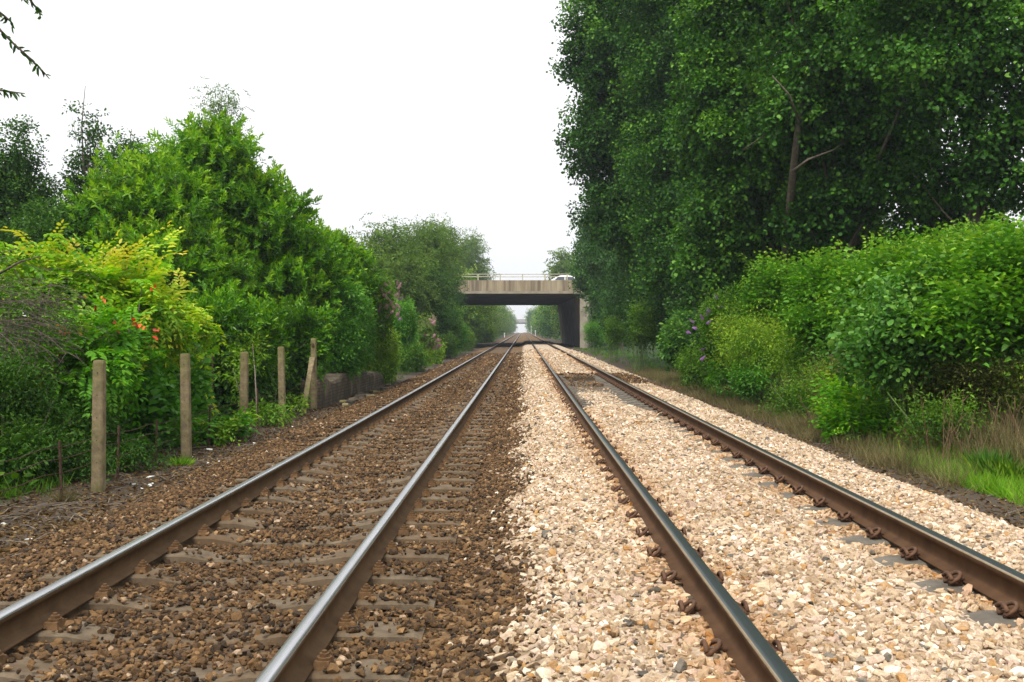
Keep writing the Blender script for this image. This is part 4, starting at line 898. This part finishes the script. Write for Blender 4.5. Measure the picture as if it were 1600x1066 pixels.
def red_leaves():
    t = [o for o in bpy.data.objects if o.name.startswith('angelica_shrub')][0]; b = np.array(t.location); r = np.random.default_rng(8); C = []
    for px, py, Y, n_ in ((98, 513, 13.5, 9), (72, 507, 13.8, 3), (128, 512, 13.6, 3), (180, 512, 13.3, 2), (150, 470, 14.2, 4), (218, 506, 13.3, 5), (232, 515, 13.3, 4), (76, 556, 13.2, 4), (230, 448, 14.6, 2), (60, 590, 12.8, 2)):
        for _ in range(n_): C.append(at(px + r.normal(0, 6), py + r.normal(0, 4), Y) - b)
    C = np.array(C); n = len(C); D = r.normal(0, 1, (n, 3)) + np.array((0, -.3, -.6))
    V, Fs = leaves_geo(C, D, r.normal(0, .6, (n, 3)) + np.array((0, -1, .5)), r.uniform(.06, .10, n), r.uniform(.035, .055, n), 'oval')
    link('red_foliage', np_mesh('red_foliage', V, Fs, {'rnd': np.tile(r.uniform(0, 1, n), len(Fs))}), G['red'], t)
red_leaves()
def tangle():
    t = [o for o in bpy.data.objects if o.name.startswith('twiggy_shrub')][0]; b = np.array(t.location); r = np.random.default_rng(4); mb = MB()
    for k in range(210):
        px, py, Y = r.normal(20, 45), r.normal(495, 36), r.uniform(12.2, 13.6)
        p = at(px, py, Y) - b; a = r.uniform(-.5, .5) + (3.14 if k % 3 == 0 else 0); L_ = r.uniform(.3, 1.0); d = np.array((math.cos(a), r.normal(0, .4), r.uniform(-.15, .45)))
        q = [p + d * L_ * t_ + np.array((0, 0, -.38 * L_ * t_ * t_)) for t_ in (0, .35, .7, 1)]
        if max(c_[0] for c_ in q) + b[0] > -5.0: continue
        mb.tube(q, [.006, .005, .0035, .002], 4)
        for j in range(3): mb.tube([q[j + 1], q[j + 1] + np.array((r.normal(0, .12), r.normal(0, .08), r.normal(.02, .08)))], [.003, .0015], 3)
    mb.tube([at(-80, 520, 12.6) - b, at(-10, 430, 12.8) - b, at(30, 408, 12.8) - b, at(62, 400, 12.8) - b], [.03, .02, .012, .005], 6)
    mb.build('twig', plain('dark_twig', (.05, .036, .03), (.13, .10, .085), 14, .9), t)
tangle()
lef('dark_bush', 'bush', 'dark small leaved bush at the lower left beneath the bare twigs', (-5.6, 11.9),
    [Lb(0, 610, 12.2, 60, 50), Lb(45, 665, 12.6, 50, 40), Lb(20, 705, 11.8, 60, 42), Lb(110, 712, 12.3, 40, 26)], 1500, 114, 'darkleaf', 'twig', .26, .055, .42, 'diamond', up_b=.2, low=0)
lef('dark_bush', 'bush', 'low grey green bush between the first and second concrete posts', (-5.0, 13.2), [Lb(195, 690, 13.2, 34, 36), Lb(160, 660, 13.2, 26, 26)], 480, 115, 'darkleaf', 'twig', .24, .05, .4, 'diamond', up_b=.4, low=0)
lef('broad_weed', 'plant', 'broad heart leaved weed patch left of the second concrete post', (-5.35, 15.2), [Lb(255, 640, 15.4, 62, 42), Lb(225, 600, 15.6, 40, 36)], 360, 116, 'knotdeep', 'stem', .42, .125, .72, 'heart', up_b=.5, low=0)
lef('broad_weed', 'plant', 'tall heart leaved weeds between the second and third concrete posts', (-5.3, 16.8), [Lb(335, 600, 17, 48, 60), Lb(330, 650, 16.8, 40, 34)], 430, 117, 'knotdeep', 'stem', .42, .125, .72, 'heart', up_b=.6, low=0)
lef('leafy_weed', 'plant', 'pale tipped leafy weeds spilling out past the second concrete post', (-4.75, 16.3), [Lb(345, 670, 16.3, 36, 20), Lb(375, 650, 17, 26, 24)], 240, 118, 'bushyel', 'stem', .28, .085, .5, 'oval', up_b=.3, low=0)
lef('leafy_weed', 'plant', 'light green weeds round the feet of the third and fourth posts', (-4.9, 19.3), [Lb(408, 600, 19.5, 26, 44), Lb(425, 640, 19.5, 24, 20), Lb(395, 560, 20.5, 26, 30)], 420, 119, 'bushyel', 'twig', .3, .08, .4, 'diamond', up_b=.6, low=0)
lef('leafy_weed', 'plant', 'small light green weeds between the fourth post and the braced post', (-5.0, 22), [Lb(462, 610, 22, 18, 24), Lb(470, 580, 23, 20, 30)], 260, 120, 'bushyel', 'twig', .28, .08, .4, 'diamond', up_b=.5, low=0)
lef('dark_bush', 'bush', 'dark toned bush added as the shaded underside of the huge laurel behind the third and fourth posts', (-6.6, 22), [Lb(410, 530, 22, 60, 50), Lb(470, 530, 24, 40, 60), Lb(340, 510, 21, 50, 50)], 1900, 121, 'laurel', 'whorl', .34, .13, .4, 'oval', hi=.0, topb=0)  # laurel leaves kept to dark tones for the shade under the crown
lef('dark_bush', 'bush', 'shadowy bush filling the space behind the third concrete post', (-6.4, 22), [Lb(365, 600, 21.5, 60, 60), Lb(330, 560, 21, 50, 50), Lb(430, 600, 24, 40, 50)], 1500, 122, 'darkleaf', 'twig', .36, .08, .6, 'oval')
# beyond the posts
lef('green_bush', 'bush', 'rich green bush trailing over the low brick wall', (-5.6, 28), [Lb(545, 540, 28, 54, 46), Lb(530, 480, 28.5, 40, 45), Lb(585, 556, 29, 48, 34), Lb(575, 510, 30.5, 50, 44)], 2600, 131, 'knotdeep', 'twig', .36, .085, .5, 'oval')
b2 = lef('butterfly_bush', 'bush', 'tall bush carrying the mass of faded pink and purple flowers left of the track', (-6.6, 34), [Lb(592, 478, 34, 46, 44), Lb(622, 505, 34.5, 40, 44), Lb(570, 455, 34, 30, 34), Lb(640, 535, 36, 40, 34)], 2200, 132, 'bushmid', 'twig', .45, .11, .3, 'diamond')
spike_flowers(b2, [at(x, y, 33.2) for x, y in [(random.uniform(562, 628), random.uniform(442, 500)) for q in range(34)] + [(577, 448), (583, 455), (600, 462), (590, 470), (606, 468), (612, 474), (597, 452), (621, 470), (618, 484), (617, 462), (622, 495), (626, 497), (575, 440), (566, 446), (572, 460), (586, 462), (602, 478), (608, 458), (594, 480), (611, 489)]], G['pink'], .17, 6, .03)
spike_flowers(b2, [at(x, y, 33) for x, y in ((507, 476), (555, 559), (570, 530), (549, 517), (622, 468), (625, 500), (540, 535), (515, 541))], G['purple'], .15, 7, .03)
lef('green_bush', 'bush', 'yellow green bush bulging toward the track just past the brick wall', (-5.0, 35.5), [Lb(622, 572, 35.5, 44, 32), Lb(658, 556, 39, 42, 28), Lb(600, 552, 36, 46, 34)], 2100, 133, 'bushyel', 'twig', .36, .09, .5, 'diamond', low=0)
lef('green_bush', 'bush', 'dark leaved bush below and right of the pink flowers', (-6.8, 42), [Lb(650, 505, 42, 40, 34), Lb(675, 525, 45, 34, 28)], 1700, 134, 'knotdeep', 'twig', .42, .11, .5, 'diamond')
lef('green_bush', 'bush', 'pale grey green bush with dusty pink seed heads before the bridge', (-6.2, 52), [Lb(685, 520, 52, 28, 24), Lb(700, 535, 54, 22, 16)], 1100, 135, 'birch', 'twig', .45, .12, .4, 'diamond', low=0,
    extra=[('seed_head', G['pink'], 90, 'spike', .3, .05, .9, 'diamond', dict(up_b=.6, rand=.3, depth=.05, clus=1))])
for k, (px, py, Y, rx, ry, m_, lab) in enumerate(((660, 560, 45, 24, 22, 'bushmid', 'low bush at the ballast edge after the yellow green bulging bush'), (690, 550, 56, 20, 16, 'bushyel', 'pale low bush at the ballast edge below the dusty seed heads'), (715, 540, 66, 18, 14, 'bushmid', 'third low bush along the left ballast edge toward the bridge'),
        (732, 525, 78, 20, 18, 'knotdeep', 'dark bush at the left where the bridge shadow begins'), (748, 530, 90, 14, 10, 'bushyel', 'last low bush on the left before the bridge'), (715, 505, 72, 24, 24, 'bushmid', 'rounded bush on the left bank above the third low bush'), (775, 522, 150, 12, 9, 'bushyel', 'sunlit pale bush beyond the bridge on the left'))):
    lef('low_bush', 'bush', lab, (at(px, py, Y)[0], Y), [Lb(px, py, Y, rx, ry), Lb(px - rx * .7, py, Y + 1, rx * .8, ry)], 750, 140 + k, m_, 'twig', .45 * max(1, Y / 60), .10 * max(1, Y / 55), .55, 'diamond', low=0)
WKW = dict(kind='strand', up_b=-.1, rand=.7, amp=.26, depth=.5, fr=3.6)
def wil(label, base, lobes, n, seed, mat, leaf=.15, size=.9, name='willow_tree'):
    lef(name, 'tree', label, base, lobes, n, seed, mat, WKW['kind'], size, leaf, .5, 'diamond', up_b=.1, rand=.7, amp=.30, depth=.5, fr=3.8, trunk=.2, nb=12, clus=6, crad=.75)
wil('grey green willow next to the laurels, with two spiky tops', (-13, 62), [Lb(605, 412, 62, 42, 48), Lb(585, 438, 60, 38, 52), Lb(628, 445, 62, 46, 54), Lb(616, 364, 62, 18, 24), Lb(592, 368, 62, 16, 24)], 3300, 151, 'birch')
wil('domed willow in the middle of the left tree line', (-11.5, 72), [Lb(664, 396, 72, 38, 46), Lb(656, 445, 72, 40, 50), Lb(652, 364, 72, 18, 24), Lb(676, 368, 72, 14, 20)], 2600, 152, 'birch')
wil('dark green tree whose branches overlap the left end of the bridge', (-9.6, 70), [Lb(655, 450, 64, 46, 38), Lb(684, 455, 76, 24, 42), Lb(682, 490, 70, 30, 24), Lb(698, 464, 80, 12, 14)], 3400, 153, 'darkleaf', .13, .7, 'dense_tree')
wil('tall feathery birch left of the bridge deck', (-10.6, 88), [Lb(688, 400, 88, 34, 42), Lb(675, 435, 86, 34, 50), Lb(686, 366, 88, 22, 24)], 2300, 154, 'birch', .17, 1.0, 'silver_birch')
wil('yellowish birch standing behind the bridge railing on the left', (-8.2, 148), [Lb(733, 412, 150, 32, 42), Lb(712, 425, 150, 36, 50), Lb(738, 388, 150, 20, 26), Lb(748, 440, 152, 22, 36), Lb(740, 480, 150, 36, 34)], 2600, 155, 'birch', .26, 1.4, 'silver_birch')

# rows receding beyond the bridge
def far_proto(seed, mat, n):
    V, Fs, rn, P = foliage([(0, 0, 4.6, 3.2, 3.2, 4.0), (.6, -.4, 7.8, 2.2, 2.2, 2.8), (-.8, .5, 2.6, 3.0, 3.0, 2.4)], n, 'twig', 1.1, .30, .6, 'diamond', seed, clear=False, low=-99, amp=.25, depth=.45)
    me = np_mesh('crown', V, Fs, {'rnd': rn}); me.materials.append(mat)
    mb = MB(); limbs(mb, (0, 0, -.6), P, .18, np.random.default_rng(seed), 7, (0, 0, 9)); tm = bpy.data.meshes.new('trunk'); tm.from_pydata(mb.v, [], mb.f); tm.materials.append(BARK)
    return me, tm
FP = [far_proto(201, G['birch'], 900), far_proto(202, G['poplar'], 900), far_proto(203, G['bushyel'], 900)]
rr = random.Random(5); cnt = {-1: 0, 1: 0}
NUM = ['first', 'second', 'third', 'fourth', 'fifth', 'sixth', 'seventh', 'eighth', 'ninth', 'tenth', 'eleventh', 'twelfth', 'thirteenth', 'fourteenth', 'fifteenth', 'sixteenth', 'seventeenth', 'eighteenth', 'nineteenth', 'twentieth']
for side in (-1, 1):
    for Y in (146, 158, 170, 184, 200, 218, 238, 260, 285, 312, 342, 375, 410, 450, 495, 545):
        i = rr.randrange(3); s = rr.uniform(.85, 1.15)
        X = side * (7.6 - max(0, Y - 300) * (.004 if side < 0 else .012)) + rr.uniform(-.4, .4)
        if side > 0 and Y < 180: X += .9
        i = 0 if (side < 0 and i == 1) else i
        me, tm = FP[i]; c = cnt[side]; cnt[side] += 1
        o = empty('lineside_tree', (X, Y, gz(X, Y)), '%s %s tree in the %s row receding beyond the bridge' % (NUM[c], ('pale', 'dark', 'yellowish')[i], ('left', 'right')[side > 0]), 'tree', 'trees receding beyond the bridge')
        for nm, q in (('crown', me), ('trunk', tm)):
            ch = bpy.data.objects.new(nm, q); COL.objects.link(ch); ch.parent = o
        o.scale = (s, s, s * rr.uniform(.9, 1.1)); o.rotation_euler = (0, 0, rr.uniform(0, 6))
# backing trees at distance so the banks close off
for k, (X, Y, s, i) in enumerate(((-16, 96, .8, 0), (-18, 60, 1.0, 1), (16, 70, 1.4, 1), (18, 96, 1.3, 1), (13, 120, 1.2, 1), (-14, 118, .85, 0))):
    me, tm = FP[i]
    o = empty('bank_tree', (X, Y, gz(X, Y)), ('tree', 'shaded tree', 'tall tree', 'dense tree', 'leafy tree', 'broad tree')[k] + ' standing deep behind the %s lineside growth, mostly hidden' % ('left', 'right')[X > 0], 'tree')
    for nm, q in (('crown', me), ('trunk', tm)):
        ch = bpy.data.objects.new(nm, q); COL.objects.link(ch); ch.parent = o
    o.scale = (s,) * 3; o.rotation_euler = (0, 0, k)

# ---------------------------------------------------------------- hanging sprays at the top left
def hanging():
    b = np.array((-7.6, 8.6, gz(-7.6, 8.6))); t = empty('overhanging_tree', tuple(b), 'narrow leaved tree off the left edge whose sprays hang into the top left corner', 'tree')
    r = np.random.default_rng(3); mb = MB()
    mb.tube([Vector((0, 0, -.2)), Vector((.1, 0, 2)), Vector((.3, .1, 4)), Vector((.6, .2, 6.2))], [.16, .14, .10, .05], 9)
    runs = [[(-120, -60), (-40, 0), (0, 48), (22, 70), (45, 90), (62, 107), (75, 122)], [(-60, -40), (-20, 5), (5, 24), (14, 32), (19, 40)], [(-60, -120), (20, -50), (38, -12), (50, 5), (58, 16), (62, 27)], [(-80, 120), (-30, 138), (0, 140), (20, 143), (36, 145)], [(-50, -30), (0, -20), (30, -8), (38, 2)]]
    C, D = [], []
    for q in runs:
        pts = [Vector(at(x, y, 9.0 + .1 * i) - b) for i, (x, y) in enumerate(q)]
        root = Vector((.45, .15, max(5.0, pts[0].z + .1))); mb.tube([root] + pts, [.03] + [.012 * (1 - i / len(pts)) + .0025 for i in range(len(pts))], 5)
        for i in range(len(pts) - 1):
            L_ = (pts[i + 1] - pts[i]).length
            for s in np.arange(0, L_, .024 if i < len(pts) - 2 else .07):
                C.append(pts[i].lerp(pts[i + 1], s / L_)); D.append(np.array((pts[i + 1] - pts[i]).normalized()) * .8 + r.normal(0, .55, 3) + np.array((0, 0, -.35)))
    C = np.array(C); D = np.array(D); n = len(C)
    V, Fs = leaves_geo(C, D, r.normal(0, 1, (n, 3)), r.uniform(.05, .10, n), r.uniform(.018, .032, n), 'oval')
    link('foliage', np_mesh('foliage', V, Fs, {'rnd': np.tile(r.uniform(.2, .9, n), len(Fs))}), G['darkleaf'], t); mb.build('trunk', TWIG, t, smooth=True)
hanging()

# ---------------------------------------------------------------- grass, dead stems, litter
def blades(name, label, P, h, wd, mat, seed, lean=.35, shape='blade'):
    r = np.random.default_rng(seed); n = len(P); D = r.normal(0, lean, (n, 3)); D[:, 2] = 1
    H = h * r.uniform(.5, 1.25, n)
    V, Fs = leaves_geo(P, D, r.normal(0, 1, (n, 3)) * np.array((1, 1, .1)), H, np.full(n, wd), shape)
    rn = r.uniform(0, 1, n); me = np_mesh(name, V, Fs, {'rnd': np.tile(rn, len(Fs))})
    return tag(link(name, me, mat), label, 'grass', kind='stuff')
def field(n, x0, x1, y0, y1, seed, thr=-.2, s=1.0, ypow=1.0, cl=0):
    r = np.random.default_rng(seed); u = r.uniform(0, 1, n) ** ypow; X = r.uniform(x0, x1, n); Y = y0 + (y1 - y0) * u
    if cl:
        cx = r.uniform(x0, x1, cl); cy = y0 + (y1 - y0) * r.uniform(0, 1, cl) ** ypow; i = r.integers(0, cl, n); X = cx[i] + r.normal(0, .09, n); Y = cy[i] + r.normal(0, .09, n)
    k = (wob(X * 1.3 + seed, Y * 1.1, s) > thr) & (np.abs(X) < .53 * Y + 1.5); X, Y = X[k], Y[k]; return np.stack([X, Y, ground(X, Y) - .01], 1)
g1 = field(44000, 5.2, 8.6, 9.5, 15.5, 301, -.6, cl=1100)
g1b = field(16000, 4.6, 5.6, 9.8, 16.0, 302, -.1)
blades('green_grass', 'bright green grass growing at the right edge beyond the pink ballast', np.concatenate([g1, g1b]), .20, .007, G['grass'], 1, .55)
blades('dry_grass', 'dull straw coloured grass strip between ballast and bushes on the right', np.concatenate([field(60000, 4.25, 7.2, 13, 45, 303, -.8, ypow=1.5, cl=1900), field(5000, 4.3, 5.2, 11, 40, 306, .1, ypow=1.5, cl=200)]), .22, .005, G['dry'], 2, .5)
blades('mixed_grass', 'rough mixed straw and green grass among the bright grass at the right edge', np.concatenate([field(9000, 4.4, 8.4, 9.5, 17, 311, -.4, cl=400), field(5000, 4.35, 5.0, 8, 40, 312, -.1, ypow=1.5, cl=260)]), .34, .005, G['dry'], 7, .6)
blades('slope_grass', 'tall seeding dry grass and weed stems on the slope below the broad leaved bushes', np.concatenate([field(36000, 5.3, 9.0, 11, 30, 321, -.9, ypow=1.5, cl=1300)]), .62, .006, G['dry'], 8, .3)
blades('slope_weed', 'soft green weeds mixed through the slope below the broad leaved bushes', field(34000, 5.0, 9.5, 10.5, 34, 322, -.5, ypow=1.4, cl=1100), .26, .007, G['bushyel'], 9, .5, 'diamond')
blades('weedy_grass', 'thin green grass scattered along both verges', np.concatenate([field(12000, 4.6, 7.5, 14, 50, 304, -.1, ypow=1.5, cl=500), field(9000, -6.5, -4.75, 9, 28, 305, -.1, cl=260), field(6000, 4.6, 8, 45, 98, 307, -.4, cl=300), field(6000, -7, -4.4, 36, 98, 308, -.4, cl=300)]), .22, .011, G['bushmid'], 3, .5)
def tuft(name, cat, label, px, py, Y, n, h, rad, mat, seed, wd=.004, lean=.35):
    c = at(px, py, Y); r = np.random.default_rng(seed); x, y = c[0], Y; z = gz(x, y)
    P = np.stack([r.normal(0, rad, n), r.normal(0, rad, n), np.zeros(n) - .02], 1); D = P * lean / rad + r.normal(0, .15, (n, 3)); D[:, 2] = 1
    V, Fs = leaves_geo(P, D, r.normal(0, 1, (n, 3)) * np.array((1, 1, .1)), h * r.uniform(.5, 1.15, n), np.full(n, wd), 'blade')
    o = link(name, np_mesh(name, V, Fs, {'rnd': np.tile(r.uniform(0, 1, n), len(Fs))}), mat, None, (x, y, z)); return tag(o, label, cat)
tuft('dry_tuft', 'tuft', 'ginger brown dead tuft on the bank beside the bright leafy mound', 1440, 690, 14.6, 900, .5, .07, G['brown'], 11, lean=.35)
tuft('dry_tuft', 'tuft', 'grey straw tuft behind the ginger brown tuft', 1400, 640, 15.6, 900, .6, .10, G['dry'], 12, lean=.6)
tuft('grass_tuft', 'tuft', 'bluish green feathery weed at the ballast edge in the bright grass', 1545, 745, 12.2, 500, .34, .07, G['sapling'], 13, .014, .5)
tuft('grass_tuft', 'tuft', 'small straw tuft at the foot of the largest concrete post', 97, 775, 10.9, 260, .2, .05, G['dry'], 14, lean=.7)
tuft('grass_tuft', 'tuft', 'small green tuft at the foot of the second concrete post', 280, 722, 13.9, 200, .16, .05, G['grass'], 15, .014, .7)
tuft('grass_tuft', 'tuft', 'thin straw coloured tuft by the dry grass strip, nearest the pink ballast', 1268, 640, 17.8, 500, .45, .12, G['dry'], 16, lean=.5)
def dead_stems():
    r = np.random.default_rng(77)
    for k in range(80):
        px = r.uniform(1440, 1610) if k < 74 else r.uniform(1270, 1290); Y = r.uniform(12.4, 15.2) if k < 74 else r.uniform(17, 18); c = at(px, 640, Y); x = c[0]; z = gz(x, Y); h = r.uniform(.3, .95)
        mb = MB(); a = r.normal(0, .13); b_ = r.normal(0, .13)
        mb.tube([(0, 0, -.05), (a * .4, b_ * .3, h * .5), (a, b_, h)], [.006, .005, .003], 5)
        for q in range(3):
            t_ = r.uniform(.4, .95); p = Vector((a * t_, b_ * t_, h * t_)); mb.tube([p, p + Vector((r.uniform(-.1, .1), r.uniform(-.1, .1), r.uniform(.05, .14)))], [.004, .002], 4)
        o = mb.build('dead_stem', STEMR, None, (x, Y, z)); tag(o, 'thin reddish brown dead weed stem standing in the right bank grass', 'stem', 'reddish dead stems on the right bank')
dead_stems()
def litter():
    r = np.random.default_rng(88); n = 9500
    X = np.concatenate([r.uniform(-5.6, -3.75, n), r.uniform(3.9, 5.3, 3000)]); Y = 7 + 24 * r.uniform(0, 1, len(X)) ** 1.6; Z = ground(X, Y) + r.uniform(.002, .02, len(X))
    m = len(X); D = r.normal(0, 1, (m, 3)); D[:, 2] *= .25; Nn = r.normal(0, .35, (m, 3)); Nn[:, 2] = 1
    V, Fs = leaves_geo(np.stack([X, Y, Z], 1), D, Nn, r.uniform(.03, .075, m), r.uniform(.015, .04, m), 'oval')
    tag(link('leaf_litter', np_mesh('leaf_litter', V, Fs, {'rnd': np.tile(r.uniform(0, 1, m) ** 1.5, len(Fs))}), G['brown']), 'brown fallen leaves littering the dark soil by the posts', 'litter', kind='stuff')
    mb = MB()
    for k in range(420):
        x = r.uniform(-5.2, -3.7) if k % 5 else r.uniform(3.9, 5.3); y = 7 + 22 * r.uniform(0, 1) ** 1.5; a = r.uniform(0, 3.14); L_ = r.uniform(.08, .4); z = gz(x, y) + .012
        p = Vector((x, y, z)); q = p + Vector((math.cos(a) * L_, math.sin(a) * L_, r.uniform(0, .03))); mb.tube([p, (p + q) / 2 + Vector((0, r.uniform(-.02, .02), .012)), q], [.005, .004, .002], 4)
    tag(mb.build('twig_litter', TWIG), 'broken grey twigs strewn over the soil beside the ballast', 'litter', kind='stuff')
litter()
for k in range(26):
    x = random.uniform(-5.0, -3.9); y = 8.5 + 16 * random.random() ** 1.5; mb = MB(); mb.box((0, 0, .008), (random.uniform(.02, .09), random.uniform(.015, .05), .012), 0, jit=.006)
    o = mb.build('bleached_scrap', bpy.data.materials['white_post_paint'], None, (x, y, gz(x, y) + .006)); o.rotation_euler = (random.uniform(-.3, .3), random.uniform(-.3, .3), random.uniform(0, 3)); tag(o, 'small bleached white scrap lying on the dark soil near the concrete posts', 'scrap', 'white scraps on the soil by the posts')
# grit on the soil strips
r_ = np.random.default_rng(99); n_ = 9000
gx = np.concatenate([r_.uniform(-5.2, -3.6, n_), r_.uniform(3.6, 4.7, n_ // 2)]); gy = 6 + 26 * r_.uniform(0, 1, len(gx)) ** 1.5
kk = r_.uniform(0, 1, len(gx)) < np.clip(1.15 - (np.abs(gx) - 3.6) / 1.2, .12, 1)
gx, gy = gx[kk], gy[kk]
scatter('soil_grit', np.stack([gx, gy, ground(gx, gy) + .004], 1), .028 * np.exp(r_.normal(0, .35, len(gx))), bpy.data.collections['stone_kinds_1'], 'small dark stones scattered over the soil strips', 15)
knot('small fresh green shrub between the leafy mound and the bright grass', (5.9, 13.6), [Lb(1470, 655, 13.8, 50, 22)], 220, 68, mat='bushmid', leaf=.05, size=.24, kind='twig', width=.4, shape='diamond', name='scrub', cat='scrub', low=0)
knot('soft yellow green weeds half way up the right bank under the sapling', (6.6, 16.8), [Lb(1370, 600, 16.8, 60, 26), Lb(1300, 600, 18.4, 40, 22)], 420, 69, mat='bushyel', leaf=.05, size=.26, kind='twig', width=.4, shape='diamond', name='scrub', cat='scrub', low=0)
def undergrowth():
    r = np.random.default_rng(501)
    X = np.concatenate([r.uniform(-17, -5.4, 5200), r.uniform(8, 17, 2600)]); Y = r.uniform(2, 60, len(X)) ** 1.0
    P = np.stack([X, Y, ground(X, Y) + .03], 1); A = r.normal(0, .5, (len(X), 3)) + np.array((0, 0, 1))
    V, Fs, rn = clumps(P, A, 'twig', r.uniform(.25, .6, len(X)), .12, .55, 'diamond', r.uniform(.1, .6, len(X)), r)
    tag(link('undergrowth', np_mesh('undergrowth', V, Fs, {'rnd': rn}), G['bushmid']), 'low tangled weeds covering the banks behind the bushes', 'weeds', kind='stuff')
undergrowth()
for k, (x, y, h, lab) in enumerate(((-7.6, 10.2, 1.5, 'dark rounded bush just beyond the left edge of the view'), (-9.5, 14.5, 1.9, 'taller dark bush behind the bare twiggy shrub'))):
    lef('dark_bush', 'bush', lab, (x, y), [(x, y, gz(x, y) + h * .5, 1.5, 1.5, h * .7), (x - 1.2, y + .8, gz(x, y) + h * .6, 1.3, 1.3, h * .7)], 1000, 510 + k, 'darkleaf', 'twig', .4, .09, .55, 'diamond', low=0)
# ---------------------------------------------------------------- summer haze in the air
mb = MB(); mb.box((0, 330, 10), (300, 700, 62))
hz = mb.build('haze', newmat('haze_air')[0]); hm = hz.data.materials[0]; hn = hm.node_tree
pv = N(hn, 'ShaderNodeVolumePrincipled'); pv.inputs['Color'].default_value = (.80, .88, 1.0, 1); pv.inputs['Density'].default_value = .00042; pv.inputs['Anisotropy'].default_value = .2
ho = N(hn, 'ShaderNodeOutputMaterial'); hn.links.new(pv.outputs[0], ho.inputs['Volume'])
tag(hz, 'thin summer haze veiling the far end of the line', 'haze', kind='stuff')
print('LEAVES', STATS)
